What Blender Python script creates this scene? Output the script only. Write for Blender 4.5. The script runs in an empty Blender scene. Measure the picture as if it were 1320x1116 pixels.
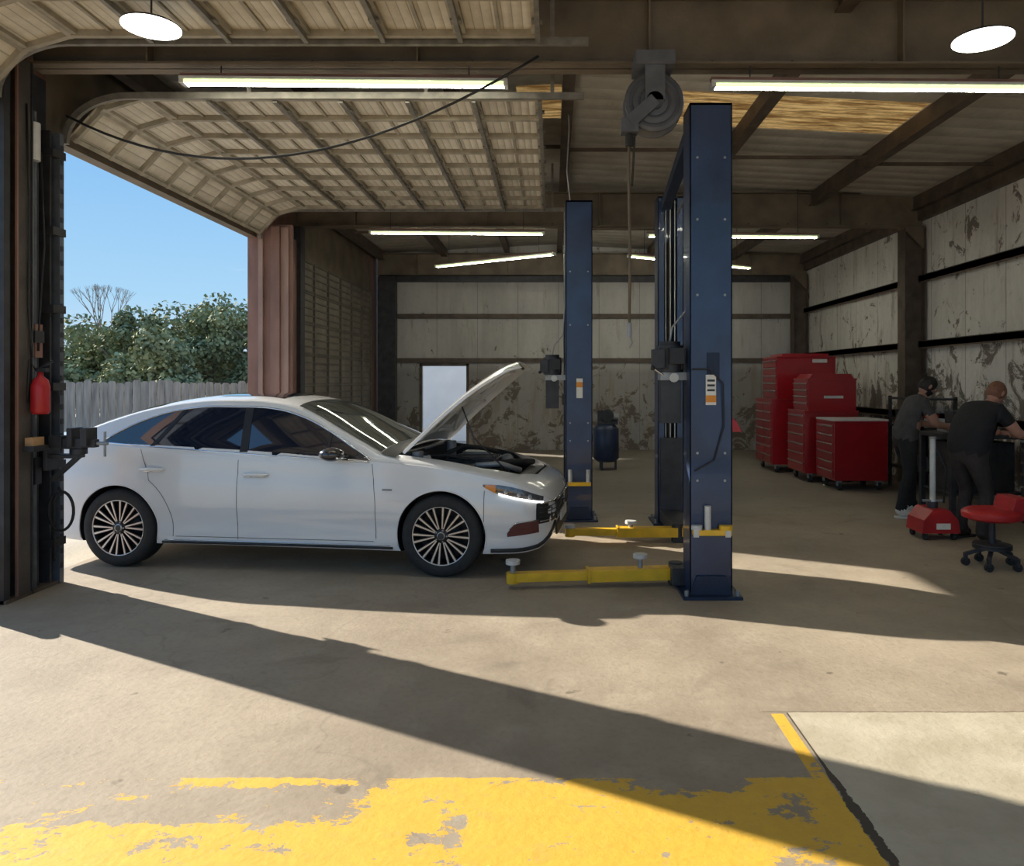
import bpy, bmesh, math, random
import numpy as np
from mathutils import Vector, Matrix, Euler
random.seed(7)
scene=bpy.context.scene
COL=scene.collection
pi=math.pi

# ------------------------------------------------------------------ materials
MATS={}
def mat(name,c,rough=.5,metal=0,var=.15,scale=6,bump=0,bscale=40,coat=0,es=0,ec=None,trans=0,alpha=1,stretch=(1,1,1),spec=.5):
    if name in MATS: return MATS[name]
    m=bpy.data.materials.new(name); m.use_nodes=True
    nt=m.node_tree; b=nt.nodes['Principled BSDF']
    tc=nt.nodes.new('ShaderNodeTexCoord'); mp=nt.nodes.new('ShaderNodeMapping'); mp.inputs['Scale'].default_value=stretch
    nt.links.new(tc.outputs['Object'],mp.inputs['Vector'])
    nz=nt.nodes.new('ShaderNodeTexNoise'); nz.inputs['Scale'].default_value=scale; nz.inputs['Detail'].default_value=6
    nt.links.new(mp.outputs[0],nz.inputs['Vector'])
    rp=nt.nodes.new('ShaderNodeValToRGB')
    rp.color_ramp.elements[0].position=.3; rp.color_ramp.elements[1].position=.7
    rp.color_ramp.elements[0].color=tuple(x*(1-var) for x in c)+(1,)
    rp.color_ramp.elements[1].color=tuple(min(1,x*(1+var)) for x in c)+(1,)
    nt.links.new(nz.outputs['Fac'],rp.inputs[0]); nt.links.new(rp.outputs[0],b.inputs['Base Color'])
    b.inputs['Roughness'].default_value=rough; b.inputs['Metallic'].default_value=metal
    b.inputs['Coat Weight'].default_value=coat; b.inputs['Coat Roughness'].default_value=.04
    b.inputs['Specular IOR Level'].default_value=spec
    if bump:
        n2=nt.nodes.new('ShaderNodeTexNoise'); n2.inputs['Scale'].default_value=bscale; n2.inputs['Detail'].default_value=4
        nt.links.new(mp.outputs[0],n2.inputs['Vector'])
        bp=nt.nodes.new('ShaderNodeBump'); bp.inputs['Strength'].default_value=bump; bp.inputs['Distance'].default_value=.02
        nt.links.new(n2.outputs['Fac'],bp.inputs['Height']); nt.links.new(bp.outputs[0],b.inputs['Normal'])
    if es:
        b.inputs['Emission Color'].default_value=tuple(ec or c)+(1,); b.inputs['Emission Strength'].default_value=es
    MATS[name]=m; return m

class NT:
    def __init__(s,name):
        s.m=bpy.data.materials.new(name); s.m.use_nodes=True; s.nt=s.m.node_tree
        s.b=s.nt.nodes['Principled BSDF']
        g=s.nt.nodes.new('ShaderNodeNewGeometry'); s.pos=g.outputs['Position']
        sp=s.nt.nodes.new('ShaderNodeSeparateXYZ'); s.nt.links.new(s.pos,sp.inputs[0])
        s.X,s.Y,s.Z=sp.outputs
    def L(s,a,inp):
        if isinstance(a,(int,float)): inp.default_value=a
        elif isinstance(a,tuple): inp.default_value=a if len(a)==4 else a+(1,)
        else: s.nt.links.new(a,inp)
    def math(s,op,a,b=0,c=0):
        n=s.nt.nodes.new('ShaderNodeMath'); n.operation=op
        s.L(a,n.inputs[0]); s.L(b,n.inputs[1])
        s.L(c,n.inputs[2]); return n.outputs[0]
    def ss(s,x,a,b):
        n=s.nt.nodes.new('ShaderNodeMapRange'); n.interpolation_type='SMOOTHSTEP'
        s.L(x,n.inputs[0]); n.inputs[1].default_value=a; n.inputs[2].default_value=b; return n.outputs[0]
    def map(s,sc,loc=(0,0,0)):
        n=s.nt.nodes.new('ShaderNodeMapping'); n.inputs['Scale'].default_value=sc; n.inputs['Location'].default_value=loc
        s.nt.links.new(s.pos,n.inputs[0]); return n.outputs[0]
    def noise(s,scale,detail=6,rough=.5,sc=(1,1,1),loc=(0,0,0),dist=0):
        n=s.nt.nodes.new('ShaderNodeTexNoise'); s.nt.links.new(s.map(sc,loc),n.inputs['Vector'])
        n.inputs['Scale'].default_value=scale; n.inputs['Detail'].default_value=detail; n.inputs['Roughness'].default_value=rough
        n.inputs['Distortion'].default_value=dist
        return n.outputs['Fac']
    def mix(s,f,a,b):
        n=s.nt.nodes.new('ShaderNodeMix'); n.data_type='RGBA'
        s.L(f,n.inputs[0]); s.L(a,n.inputs[6]); s.L(b,n.inputs[7]); return n.outputs[2]
    def bump(s,h,st=.3,d=.02):
        n=s.nt.nodes.new('ShaderNodeBump'); n.inputs['Strength'].default_value=st; n.inputs['Distance'].default_value=d
        s.L(h,n.inputs['Height']); s.nt.links.new(n.outputs[0],s.b.inputs['Normal'])

def floor_mat():
    n=NT('worn_concrete')
    a=n.noise(.7,8,.6); b=n.noise(3.5,8,.65,loc=(3,1,0)); c=n.noise(28,4,.6); c2=n.noise(9,8,.75,loc=(1,7,0))
    col=n.mix(n.ss(a,.3,.7),(.27,.22,.16),(.40,.335,.25))
    col=n.mix(n.math('MULTIPLY',n.ss(b,.45,.75),.45),col,(.46,.395,.30))
    col=n.mix(n.math('MULTIPLY',n.ss(c,.45,.8),.35),col,(.19,.155,.115))
    col=n.mix(n.math('MULTIPLY',n.ss(c2,.55,.72),.35),col,(.20,.165,.12))
    st=n.noise(1.3,5,.6,loc=(9,4,0),dist=1)
    col=n.mix(n.math('MULTIPLY',n.ss(st,.58,.75),.5),col,(.17,.14,.105))
    sp=n.noise(5.5,3,.5,loc=(2,9,0))
    col=n.mix(n.math('MULTIPLY',n.ss(sp,.70,.75),.6),col,(.09,.07,.05))
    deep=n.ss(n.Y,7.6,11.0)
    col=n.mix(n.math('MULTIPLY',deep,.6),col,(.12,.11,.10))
    vo=n.nt.nodes.new('ShaderNodeTexVoronoi'); vo.feature='DISTANCE_TO_EDGE'; vo.inputs['Scale'].default_value=.28
    nz=n.nt.nodes.new('ShaderNodeTexNoise'); nz.inputs['Scale'].default_value=2; n.nt.links.new(n.pos,nz.inputs['Vector'])
    va=n.nt.nodes.new('ShaderNodeVectorMath'); va.operation='ADD'
    n.nt.links.new(n.pos,va.inputs[0]); n.nt.links.new(nz.outputs['Color'],va.inputs[1]); n.nt.links.new(va.outputs[0],vo.inputs['Vector'])
    crack=n.math('SUBTRACT',1,n.ss(vo.outputs['Distance'],0.0,.005))
    col=n.mix(n.math('MULTIPLY',crack,.22),col,(.13,.11,.09))
    slab=n.math('MULTIPLY',n.math('GREATER_THAN',n.X,1.12),n.math('LESS_THAN',n.math('ADD',n.Y,n.math('MULTIPLY',b,.05)),3.57))
    slabc=n.mix(n.ss(b,.3,.7),(.42,.37,.27),(.53,.48,.37))
    slabc=n.mix(n.math('MULTIPLY',n.ss(c2,.52,.72),.3),slabc,(.28,.24,.17))
    col=n.mix(slab,col,slabc)
    sedge=n.math('MULTIPLY',n.math('LESS_THAN',n.math('ABSOLUTE',n.math('SUBTRACT',n.math('ADD',n.Y,n.math('MULTIPLY',b,.05)),3.575)),.006),n.math('GREATER_THAN',n.X,1.0))
    col=n.mix(n.math('MULTIPLY',sedge,.6),col,(.12,.09,.06))
    jx=n.math('LESS_THAN',n.math('ABSOLUTE',n.math('SUBTRACT',n.X,1.115)),n.math('ADD',.004,n.math('MULTIPLY',n.math('MULTIPLY',n.ss(n.Y,3.2,2.75),n.ss(c2,.3,.6)),.022)))
    j=n.math('MULTIPLY',jx,n.math('LESS_THAN',n.Y,3.54))
    wn=n.noise(4.2,14,.74,loc=(2.3,.7,0),dist=.35,sc=(.8,1.25,1)); fn=n.noise(14,10,.75)
    w=n.math('ADD',n.math('MULTIPLY',wn,.72),n.math('MULTIPLY',fn,.28))
    xr=n.ss(n.X,-.85,-.55); near=n.ss(n.Y,2.70,2.60); edge=n.math('SUBTRACT',1,n.ss(n.math('ADD',n.Y,n.math('MULTIPLY',fn,.06)),2.98,3.0))
    strip=n.math('MULTIPLY',n.ss(n.Y,2.86,2.93),n.ss(n.X,-2.2,-1.2))
    bias=n.math('MAXIMUM',n.math('MULTIPLY',xr,.105),n.math('MULTIPLY',near,.10))
    bias=n.math('MAXIMUM',bias,n.math('MULTIPLY',strip,.045))
    gap=n.math('MULTIPLY',n.math('MULTIPLY',n.ss(n.X,.25,.40),n.ss(n.X,.82,.70)),n.ss(n.Y,2.80,2.93))
    bias=n.math('SUBTRACT',bias,n.math('MULTIPLY',gap,.12))
    bias=n.math('SUBTRACT',bias,.045)
    bias=n.math('SUBTRACT',bias,n.math('MULTIPLY',n.ss(n.X,-1.3,-2.0),.03))
    p=n.math('GREATER_THAN',n.math('ADD',w,bias),.5)
    p=n.math('MULTIPLY',p,n.math('MULTIPLY',edge,n.math('LESS_THAN',n.X,1.085)))
    p=n.math('GREATER_THAN',p,.5)
    line=n.math('MULTIPLY',n.math('LESS_THAN',n.math('ABSOLUTE',n.math('SUBTRACT',n.X,1.065)),.03),n.math('LESS_THAN',n.Y,3.53))
    line=n.math('MULTIPLY',line,n.math('GREATER_THAN',w,.45))
    p=n.math('MAXIMUM',p,line)
    yc=n.mix(n.ss(fn,.3,.75),(.74,.45,.05),(.66,.38,.04))
    yc=n.mix(n.math('MULTIPLY',n.ss(c2,.5,.75),.35),yc,(.45,.31,.12))
    col=n.mix(p,col,yc)
    col=n.mix(j,col,(.07,.055,.04))
    n.L(col,n.b.inputs['Base Color'])
    n.L(n.math('ADD',.55,n.math('MULTIPLY',b,.35)),n.b.inputs['Roughness'])
    n.bump(n.math('ADD',n.math('ADD',n.math('MULTIPLY',c,.5),n.math('MULTIPLY',b,.6)),n.math('MULTIPLY',p,.25)),.4,.012)
    return n.m
def wall_mat(name,axis,base,dark=0,stain=0):
    n=NT(name); A=n.X if axis=='x' else n.Y
    st=n.noise(1.2,8,.7,sc=(1,1,.25)); bl=n.noise(2.4,10,.75,loc=(5,5,5),dist=.8); f=n.noise(9,6,.6)
    dr=n.noise(3.2,8,.7,sc=(1.6,1.6,.22),loc=(1,2,3))
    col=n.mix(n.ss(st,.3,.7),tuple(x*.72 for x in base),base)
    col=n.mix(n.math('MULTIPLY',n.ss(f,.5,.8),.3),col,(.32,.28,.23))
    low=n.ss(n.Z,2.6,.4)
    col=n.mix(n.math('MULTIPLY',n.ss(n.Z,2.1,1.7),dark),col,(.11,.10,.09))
    col=n.mix(n.math('MULTIPLY',n.ss(n.math('ADD',dr,n.math('MULTIPLY',low,.08)),.56,.68),.45+stain*3),col,(.24,.17,.11))
    th=n.math('ADD',bl,n.math('ADD',n.math('MULTIPLY',low,.12),stain))
    col=n.mix(n.math('MULTIPLY',n.ss(th,.62,.66),.85),col,(.10,.07,.045))
    seam=n.math('LESS_THAN',n.math('ABSOLUTE',n.math('SUBTRACT',n.math('FRACT',n.math('DIVIDE',n.math('ADD',A,50),.92)),.5)),.008)
    col=n.mix(n.math('MULTIPLY',seam,.6),col,(.16,.14,.12))
    n.L(col,n.b.inputs['Base Color']); n.b.inputs['Roughness'].default_value=.6
    rib=n.math('ABSOLUTE',n.math('SINE',n.math('MULTIPLY',A,pi/.23)))
    n.bump(n.math('ADD',n.math('MULTIPLY',rib,.3),n.math('MULTIPLY',f,.5)),.4,.03)
    return n.m
def ceil_mat():
    n=NT('insulation_ceiling')
    a=n.noise(1.5,8,.7); f=n.noise(6,6,.6,sc=(1,.3,1))
    col=n.mix(n.ss(a,.3,.7),(.46,.42,.35),(.64,.60,.52))
    rib=n.math('ABSOLUTE',n.math('SINE',n.math('MULTIPLY',n.Y,pi/.3)))
    col=n.mix(n.math('MULTIPLY',n.ss(rib,.12,0),.4),col,(.2,.18,.15))
    n.L(col,n.b.inputs['Base Color']); n.b.inputs['Roughness'].default_value=.6
    n.bump(n.math('ADD',rib,n.math('MULTIPLY',f,1.2)),.5,.03); return n.m
def door_mat():
    n=NT('overhead_door_skin')
    a=n.noise(2.2,8,.7)
    col=n.mix(n.ss(a,.3,.7),(.52,.46,.36),(.70,.64,.52))
    gr=n.math('ABSOLUTE',n.math('SINE',n.math('MULTIPLY',n.X,pi/.066)))
    col=n.mix(n.math('MULTIPLY',n.ss(gr,.3,0),.6),col,(.20,.17,.13))
    n.L(col,n.b.inputs['Base Color']); n.b.inputs['Roughness'].default_value=.55
    n.bump(gr,.5,.015); return n.m
def skylight_mat():
    n=NT('amber_fiberglass')
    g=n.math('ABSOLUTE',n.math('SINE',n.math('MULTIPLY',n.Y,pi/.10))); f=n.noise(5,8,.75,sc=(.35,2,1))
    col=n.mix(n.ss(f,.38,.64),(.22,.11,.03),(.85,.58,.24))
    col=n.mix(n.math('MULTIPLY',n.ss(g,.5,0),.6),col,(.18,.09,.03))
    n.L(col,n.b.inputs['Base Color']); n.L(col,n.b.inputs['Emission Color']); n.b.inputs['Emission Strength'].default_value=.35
    n.b.inputs['Roughness'].default_value=.5; n.bump(g,.6,.03); return n.m

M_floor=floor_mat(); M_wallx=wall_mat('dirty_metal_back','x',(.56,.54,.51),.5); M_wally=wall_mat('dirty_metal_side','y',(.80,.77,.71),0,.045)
M_ceil=ceil_mat(); M_door=door_mat(); M_sky=skylight_mat()
M_steel=mat('brown_primer_steel',(.105,.078,.058),.6,.1,.35,5,.2)
M_steel_l=mat('olive_beam_paint',(.165,.13,.09),.55,.1,.3,3,.1)
M_redbrown=mat('redbrown_trim',(.24,.13,.10),.6,.05,.3,4,.1,stretch=(1,1,.3))
M_pinkbrown=mat('pinkbrown_trim',(.34,.22,.18),.6,.05,.25,4,.1,stretch=(1,1,.3))  # paler pinkish version of the trim brown for some jamb strips
M_dark=mat('dark_metal',(.045,.045,.05),.5,.3,.3,8)
M_black=mat('black_plastic',(.015,.015,.017),.5,0,.3,10)
M_rubber=mat('black_rubber',(.022,.022,.022),.75,0,.2,20,.2)
M_chrome=mat('chrome',(.75,.75,.76),.15,1,.04,8)
M_alu=mat('machined_alloy',(.62,.61,.60),.28,.85,.04,8)
M_grey=mat('grey_metal',(.33,.34,.35),.5,.5,.15,8)
M_lgrey=mat('light_grey_paint',(.60,.60,.58),.5,.1,.12,8)
M_galv=mat('galvanised_track',(.22,.20,.17),.5,.4,.25,12)
M_bluegrey=mat('bluegrey_track',(.11,.125,.15),.5,.3,.3,8)
M_strut=mat('door_strut',(.33,.29,.22),.55,.1,.25,8)
M_blue=mat('lift_blue_paint',(.022,.045,.11),.38,.1,.3,3,.05,coat=.3)
M_blue2=mat('lift_blue_dark',(.014,.026,.06),.5,.15,.25,5)
M_yellow=mat('lift_arm_yellow',(.85,.50,.02),.4,.05,.12,9,coat=.2)
M_paint=mat('white_car_paint',(.80,.80,.80),.25,0,.01,2,coat=1)
M_glass=mat('tinted_glass',(.010,.016,.032),.04,0,.1,1,coat=1,spec=.8)
M_wind=mat('windshield_glass',(.10,.115,.105),.04,0,.45,2,coat=1,spec=1)
M_red=mat('toolbox_red',(.33,.010,.016),.28,.05,.1,3,coat=.6)
M_red2=mat('red_plastic',(.45,.016,.02),.4,0,.15,5)
M_wood=mat('weathered_fence_wood',(.34,.31,.27),.85,0,.35,3,.3,stretch=(6,6,.6))
M_leaf=mat('oak_leaves',(.20,.22,.11),.75,0,.35,1.3,spec=.1)
M_leaf2=mat('oak_leaves_light',(.32,.34,.19),.75,0,.3,1.3,spec=.1)
M_bark=mat('tree_bark',(.26,.22,.18),.9,0,.3,6,.4)
M_dirt=mat('outdoor_ground',(.42,.38,.31),.9,0,.2,.8,.3)
M_tube=mat('fluorescent_tube',(.9,1,.85),.5,es=38,ec=(1,.98,.84),var=.01)
M_tube2=mat('green_edge_tube',(.7,.8,.45),.5,es=.95,ec=(.80,1,.48),var=.01)  # strip's green edge glow put into this dimmer tube's tint
M_disc=mat('reflection_disc_glow',(1,1,.95),.5,es=6,ec=(1,.98,.9),var=.01)
M_label=mat('warning_label',(.8,.78,.72),.5,0,.08,20)
M_orange=mat('orange_label',(.8,.3,.03),.5,0,.05,20)
M_white=mat('white_wall_paint',(.85,.85,.84),.7,0,.05,2)
M_woodb=mat('wood_block',(.5,.3,.15),.7,0,.2,8)
M_blackp=mat('black_gloss_paint',(.02,.02,.025),.2,0,.1,4,coat=1)

# ------------------------------------------------------------------ builder
def frame(ax):
    ax=Vector(ax).normalized()
    t=Vector((0,0,1)) if abs(ax.z)<.9 else Vector((1,0,0))
    u=ax.cross(t).normalized(); v=ax.cross(u).normalized(); return u,v,ax
class B:
    def __init__(s): s.v=[];s.f=[];s.mi=[];s.sm=[];s.mats=[]
    def m(s,mt):
        if mt not in s.mats: s.mats.append(mt)
        return s.mats.index(mt)
    def add(s,vs,fs,mt,smooth=False):
        o=len(s.v); s.v+= [tuple(p) for p in vs]; k=s.m(mt)
        for f in fs: s.f.append(tuple(i+o for i in f)); s.mi.append(k); s.sm.append(smooth)
    def box(s,x0,x1,y0,y1,z0,z1,mt):
        vs=[(x,y,z) for x in(x0,x1) for y in(y0,y1) for z in(z0,z1)]
        s.add(vs,[(0,1,3,2),(4,6,7,5),(0,4,5,1),(2,3,7,6),(0,2,6,4),(1,5,7,3)],mt)
    def obox(s,p0,p1,w,h,mt,up=(0,0,1),w2=None,h2=None):
        p0=Vector(p0);p1=Vector(p1);d=(p1-p0).normalized();up=Vector(up)
        sd=d.cross(up).normalized(); u=sd.cross(d).normalized(); w2=w2 or w; h2=h2 or h
        vs=[]
        for p,a,b_ in((p0,w,h),(p1,w2,h2)):
            for i,j in((-1,-1),(1,-1),(1,1),(-1,1)): vs.append(p+sd*i*a/2+u*j*b_/2)
        s.add(vs,[(0,1,2,3)[::-1],(4,5,6,7),(0,1,5,4),(1,2,6,5),(2,3,7,6),(3,0,4,7)],mt)
    def cyl(s,p0,p1,r,mt,n=20,r2=None):
        p0=Vector(p0);p1=Vector(p1);u,v,a=frame(p1-p0); r2=r if r2 is None else r2
        A=[p0+(u*math.cos(2*pi*i/n)+v*math.sin(2*pi*i/n))*r for i in range(n)]
        C=[p1+(u*math.cos(2*pi*i/n)+v*math.sin(2*pi*i/n))*r2 for i in range(n)]
        s.add(A+C,[(i,(i+1)%n,n+(i+1)%n,n+i) for i in range(n)],mt,True)
        s.add(A,[tuple(range(n))[::-1]],mt); s.add(C,[tuple(range(n))],mt)
    def tube(s,pts,r,mt,n=8):
        pts=[Vector(p) for p in pts]; K=len(pts); rs=r if isinstance(r,(list,tuple)) else [r]*K
        vs=[]; u=None
        for i,p in enumerate(pts):
            d=(pts[min(i+1,K-1)]-pts[max(i-1,0)]).normalized()
            if u is None: u,_,_=frame(d)
            u=(u-d*u.dot(d)).normalized(); v=d.cross(u)
            for j in range(n): vs.append(p+(u*math.cos(2*pi*j/n)+v*math.sin(2*pi*j/n))*rs[i])
        fs=[(i*n+j,i*n+(j+1)%n,(i+1)*n+(j+1)%n,(i+1)*n+j) for i in range(K-1) for j in range(n)]
        fs+= [tuple(range(n))[::-1],tuple((K-1)*n+j for j in range(n))]
        s.add(vs,fs,mt,True)
    def lathe(s,prof,o,ax,mt,n=32,smooth=True):
        u,v,a=frame(ax); o=Vector(o); K=len(prof)
        vs=[o+a*h+(u*math.cos(2*pi*j/n)+v*math.sin(2*pi*j/n))*r for r,h in prof for j in range(n)]
        s.add(vs,[(i*n+j,i*n+(j+1)%n,(i+1)*n+(j+1)%n,(i+1)*n+j) for i in range(K-1) for j in range(n)],mt,smooth)
    def prism(s,poly,axis,a0,a1,mt):
        n=len(poly)
        def P(p,a): return {'x':(a,p[0],p[1]),'y':(p[0],a,p[1]),'z':(p[0],p[1],a)}[axis]
        vs=[P(p,a0) for p in poly]+[P(p,a1) for p in poly]
        s.add(vs,[tuple(range(n))[::-1],tuple(range(n,2*n))]+[(i,(i+1)%n,n+(i+1)%n,n+i) for i in range(n)],mt)
    def sphere(s,c,r,mt,n=14,sc=(1,1,1)):
        vs=[];K=n//2+1
        for i in range(K):
            t=pi*i/(K-1)
            for j in range(n): vs.append((c[0]+r*sc[0]*math.sin(t)*math.cos(2*pi*j/n),c[1]+r*sc[1]*math.sin(t)*math.sin(2*pi*j/n),c[2]+r*sc[2]*math.cos(t)))
        s.add(vs,[(i*n+j,(i+1)*n+j,(i+1)*n+(j+1)%n,i*n+(j+1)%n) for i in range(K-1) for j in range(n)],mt,True)
    def patch(s,rows,mt,smooth=True):
        K=len(rows);n=len(rows[0])
        s.add([p for r in rows for p in r],[(i*n+j,i*n+j+1,(i+1)*n+j+1,(i+1)*n+j) for i in range(K-1) for j in range(n-1)],mt,smooth)
    def done(s,name,parent=None,bevel=0,fix=True):
        me=bpy.data.meshes.new(name); me.from_pydata(s.v,[],s.f)
        for mt in s.mats: me.materials.append(mt)
        me.polygons.foreach_set('material_index',s.mi); me.polygons.foreach_set('use_smooth',s.sm)
        if fix:
            bm=bmesh.new(); bm.from_mesh(me); bmesh.ops.recalc_face_normals(bm,faces=bm.faces); bm.to_mesh(me); bm.free()
        me.update()
        o=bpy.data.objects.new(name,me); COL.objects.link(o)
        if bevel:
            md=o.modifiers.new('bevel','BEVEL'); md.width=bevel; md.segments=2; md.limit_method='ANGLE'; md.angle_limit=math.radians(50)
        if parent: o.parent=parent
        return o
def empty(name,loc=(0,0,0),rz=0):
    e=bpy.data.objects.new(name,None); COL.objects.link(e); e.location=loc; e.rotation_euler=(0,0,rz); e.empty_display_size=.2; return e

# ------------------------------------------------------------------ shell
RX=5.69; BY=16.9
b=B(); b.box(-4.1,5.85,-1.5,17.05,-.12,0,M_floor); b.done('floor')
b=B(); b.box(-90,60,-40,110,-.3,-.13,M_dirt); b.box(-14,-4.1,-1.5,13.6,-.13,-.012,M_dirt); b.done('ground')
def RZ(x): return 4.66-.05*abs(x)
SK0,SK1=7.75,8.75
b=B()
for (x0,x1,y0,y1) in [(-4.1,0,-1.5,SK0),(0,5.85,-1.5,SK0),(-4.1,-.38,SK0,SK1),(.1,1.35,SK0,SK1),(3.95,5.85,SK0,SK1),(-4.1,0,SK1,17.05),(0,5.85,SK1,17.05)]:
    vs=[(x,y,RZ(x)+t) for t in (0,.06) for (x,y) in ((x0,y0),(x1,y0),(x1,y1),(x0,y1))]
    b.add(vs,[(3,2,1,0),(4,5,6,7),(0,1,5,4),(1,2,6,5),(2,3,7,6),(3,0,4,7)],M_ceil)
b.done('ceiling')
b=B()
for (x0,x1) in [(-.38,.1),(1.35,3.95)]:
    vs=[(x,y,RZ(x)+t) for t in (.01,.03) for (x,y) in ((x0,SK0),(x1,SK0),(x1,SK1),(x0,SK1))]
    b.add(vs,[(3,2,1,0),(4,5,6,7),(0,1,5,4),(1,2,6,5),(2,3,7,6),(3,0,4,7)],M_sky)
b.done('skylight')
b=B()
for x in (-2.4,-1.0,.16,2.18,3.98,5.55,-3.8):
    z=RZ(x); b.box(x-.03,x+.03,-1.4,16.88,z-.2,z-.003,M_steel); b.box(x-.06,x+.06,-1.4,16.88,z-.215,z-.2,M_steel)
for y in (9.3,14.2): 
    for x0,x1 in((-3.8,-1.0),(-1,.16),(.16,2.18),(2.18,3.98),(3.98,5.55)): b.box(x0,x1,y,y+.03,RZ((x0+x1)/2)-.16,RZ((x0+x1)/2)-.12,M_steel)
b.done('ceiling_purlins')
def beam(name,y,z0=3.92,z1=4.44):
    b=B(); 
    b.box(-3.9,5.66,y-.006,y+.006,z0,z1,M_steel_l); b.box(-3.9,5.66,y-.1,y+.1,z0,z0+.016,M_steel_l); b.box(-3.9,5.66,y-.1,y+.1,z1-.015,z1,M_steel_l)
    for x in (-3.0,-1.0,.72,2.6,4.4): b.box(x-.006,x+.006,y-.095,y+.095,z0+.016,z1-.015,M_steel_l)
    b.prism([(5.66,z0),(5.66,z0-.35),(5.3,z0)],'y',y-.08,y+.08,M_steel_l)
    for x in np.arange(-3.6,5.4,.6): b.cyl((x,y-.012,z0+.05),(x,y-.006,z0+.05),.012,M_dark,8)
    b.done(name)
beam('steel_beam',5.6); beam('steel_beam',11.4); beam('steel_beam',16.6,3.92,4.4)
def column(y):
    b=B(); x0,x1=5.34,5.66
    b.box(x0,x0+.015,y-.12,y+.12,0,3.9,M_steel); b.box(x1-.015,x1,y-.12,y+.12,0,3.9,M_steel); b.box(x0,x1,y-.006,y+.006,0,3.9,M_steel)
    b.box(x0-.02,x1+.02,y-.14,y+.14,0,.02,M_steel)
    b.done('steel_column')
column(11.4); column(5.6); column(16.6)
b=B(); b.box(RX,RX+.1,-1.5,17.0,0,4.36,M_wally); b.done('wall_right')
b=B()
for z in (1.0,2.08,3.08): b.box(RX-.09,RX,-1.4,16.88,z,z+.09,M_steel); b.box(RX-.09,RX-.085,-1.4,16.88,z-.02,z+.10,M_steel)
b.box(RX-.1,RX,-1.4,16.88,4.02,4.33,M_steel)
b.done('wall_girt')
b=B()
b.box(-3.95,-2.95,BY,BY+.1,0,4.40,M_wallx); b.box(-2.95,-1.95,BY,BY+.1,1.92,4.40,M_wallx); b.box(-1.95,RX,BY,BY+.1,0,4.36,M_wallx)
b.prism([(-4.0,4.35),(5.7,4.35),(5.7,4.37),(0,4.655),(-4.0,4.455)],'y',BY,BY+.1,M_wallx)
b.done('wall_back')
b=B()
for z in (1.98,2.98): b.box(-3.9,5.6,BY-.08,BY,z,z+.1,M_steel)
b.box(-3.9,5.6,BY-.09,BY,3.8,4.3,M_dark)
for x in (-2.98,-1.92): b.box(x-.03,x+.03,BY-.04,BY,0,1.95,M_steel)
b.box(-3.01,-1.89,BY-.04,BY,1.9,1.97,M_steel)
b.box(-3.9,-3.5,BY-.3,BY-.09,0,3.9,M_dark)
b.done('wall_girt')
b=B()
for (y0,y1,z0) in [(-1.5,1.0,0),(1.0,5.2,3.5),(5.2,5.85,0),(5.85,10.02,3.5),(10.02,11.5,0),(11.5,16.2,3.5),(16.2,17.0,0)]:
    b.box(-4.1,-3.98,y0,y1,z0,4.46,M_redbrown if z0==0 else M_steel_l)
b.done('wall_left')
# near left column assembly
b=B()
M_colg=mat('column_greybrown',(.085,.074,.064),.6,.1,.3,5,.15)
b.box(-3.98,-3.965,5.22,5.83,0,3.92,M_dark); b.box(-3.86,-3.85,5.36,5.50,0,3.92,M_colg); b.box(-3.965,-3.86,5.42,5.435,0,3.92,M_steel)
b.box(-3.92,-3.86,5.24,5.30,0,3.92,M_dark); b.box(-3.965,-3.90,5.30,5.36,0,3.92,M_dark)
b.box(-3.86,-3.845,5.35,5.365,0,3.92,M_redbrown); b.box(-3.86,-3.84,5.495,5.51,0,3.92,M_dark)
b.box(-3.98,-3.83,5.79,5.84,0,3.5,M_bluegrey); b.box(-3.96,-3.86,5.72,5.74,0,3.5,M_dark)
for k in range(30): b.box(-3.834,-3.824,5.80,5.83,.12+k*.112,.16+k*.112,M_dark)
for k in range(6): b.box(-3.97,-3.82,5.70,5.85,.3+k*.6,.36+k*.6,M_dark)
b.cyl((-3.90,5.60,.02),(-3.90,5.60,3.6),.02,M_bluegrey); b.cyl((-3.92,5.66,.02),(-3.92,5.66,3.4),.014,M_dark); b.cyl((-3.88,5.55,1.6),(-3.88,5.55,3.3),.012,M_grey)
b.tube([(-3.86,5.62,3.3),(-3.84,5.63,2.6),(-3.86,5.6,2.0),(-3.85,5.58,1.8)],.008,M_black)
b.tube([(-3.84,5.44,3.6),(-3.83,5.45,2.9),(-3.84,5.46,2.1),(-3.83,5.48,1.75)],.008,M_black)
b.cyl((-3.88,5.56,3.22),(-3.88,5.56,3.5),.05,M_lgrey)
b.box(-3.93,-3.86,5.56,5.64,1.75,2.0,M_redbrown); b.box(-3.93,-3.86,5.56,5.63,.8,1.0,M_dark); b.box(-3.9,-3.84,5.53,5.63,1.86,1.95,M_dark)
b.box(-3.99,-3.84,5.24,5.83,0,.025,M_steel)
b.done('steel_column')
b=B(); b.cyl((-4.02,5.10,0),(-4.02,5.10,.46),.05,M_yellow,20); b.sphere((-4.02,5.10,.46),.05,M_yellow,16,(1,1,.5)); b.done('shadow_post')  # unseen post, added to cast a short shadow stripe on the floor
b=B()
b.box(-3.90,-3.84,9.87,9.97,0,3.62,M_pinkbrown); b.box(-3.84,-3.74,9.93,9.99,0,3.62,M_redbrown); b.box(-3.74,-3.62,9.88,9.97,0,3.62,M_redbrown)
b.box(-3.62,-3.52,9.93,9.99,0,3.62,M_pinkbrown); b.box(-3.90,-3.48,9.97,10.02,0,3.66,M_redbrown)
b.box(-3.98,-3.88,10.02,11.3,0,3.7,M_redbrown); b.box(-3.98,-3.82,11.3,11.5,0,3.92,M_dark)
b.done('steel_column')

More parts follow.
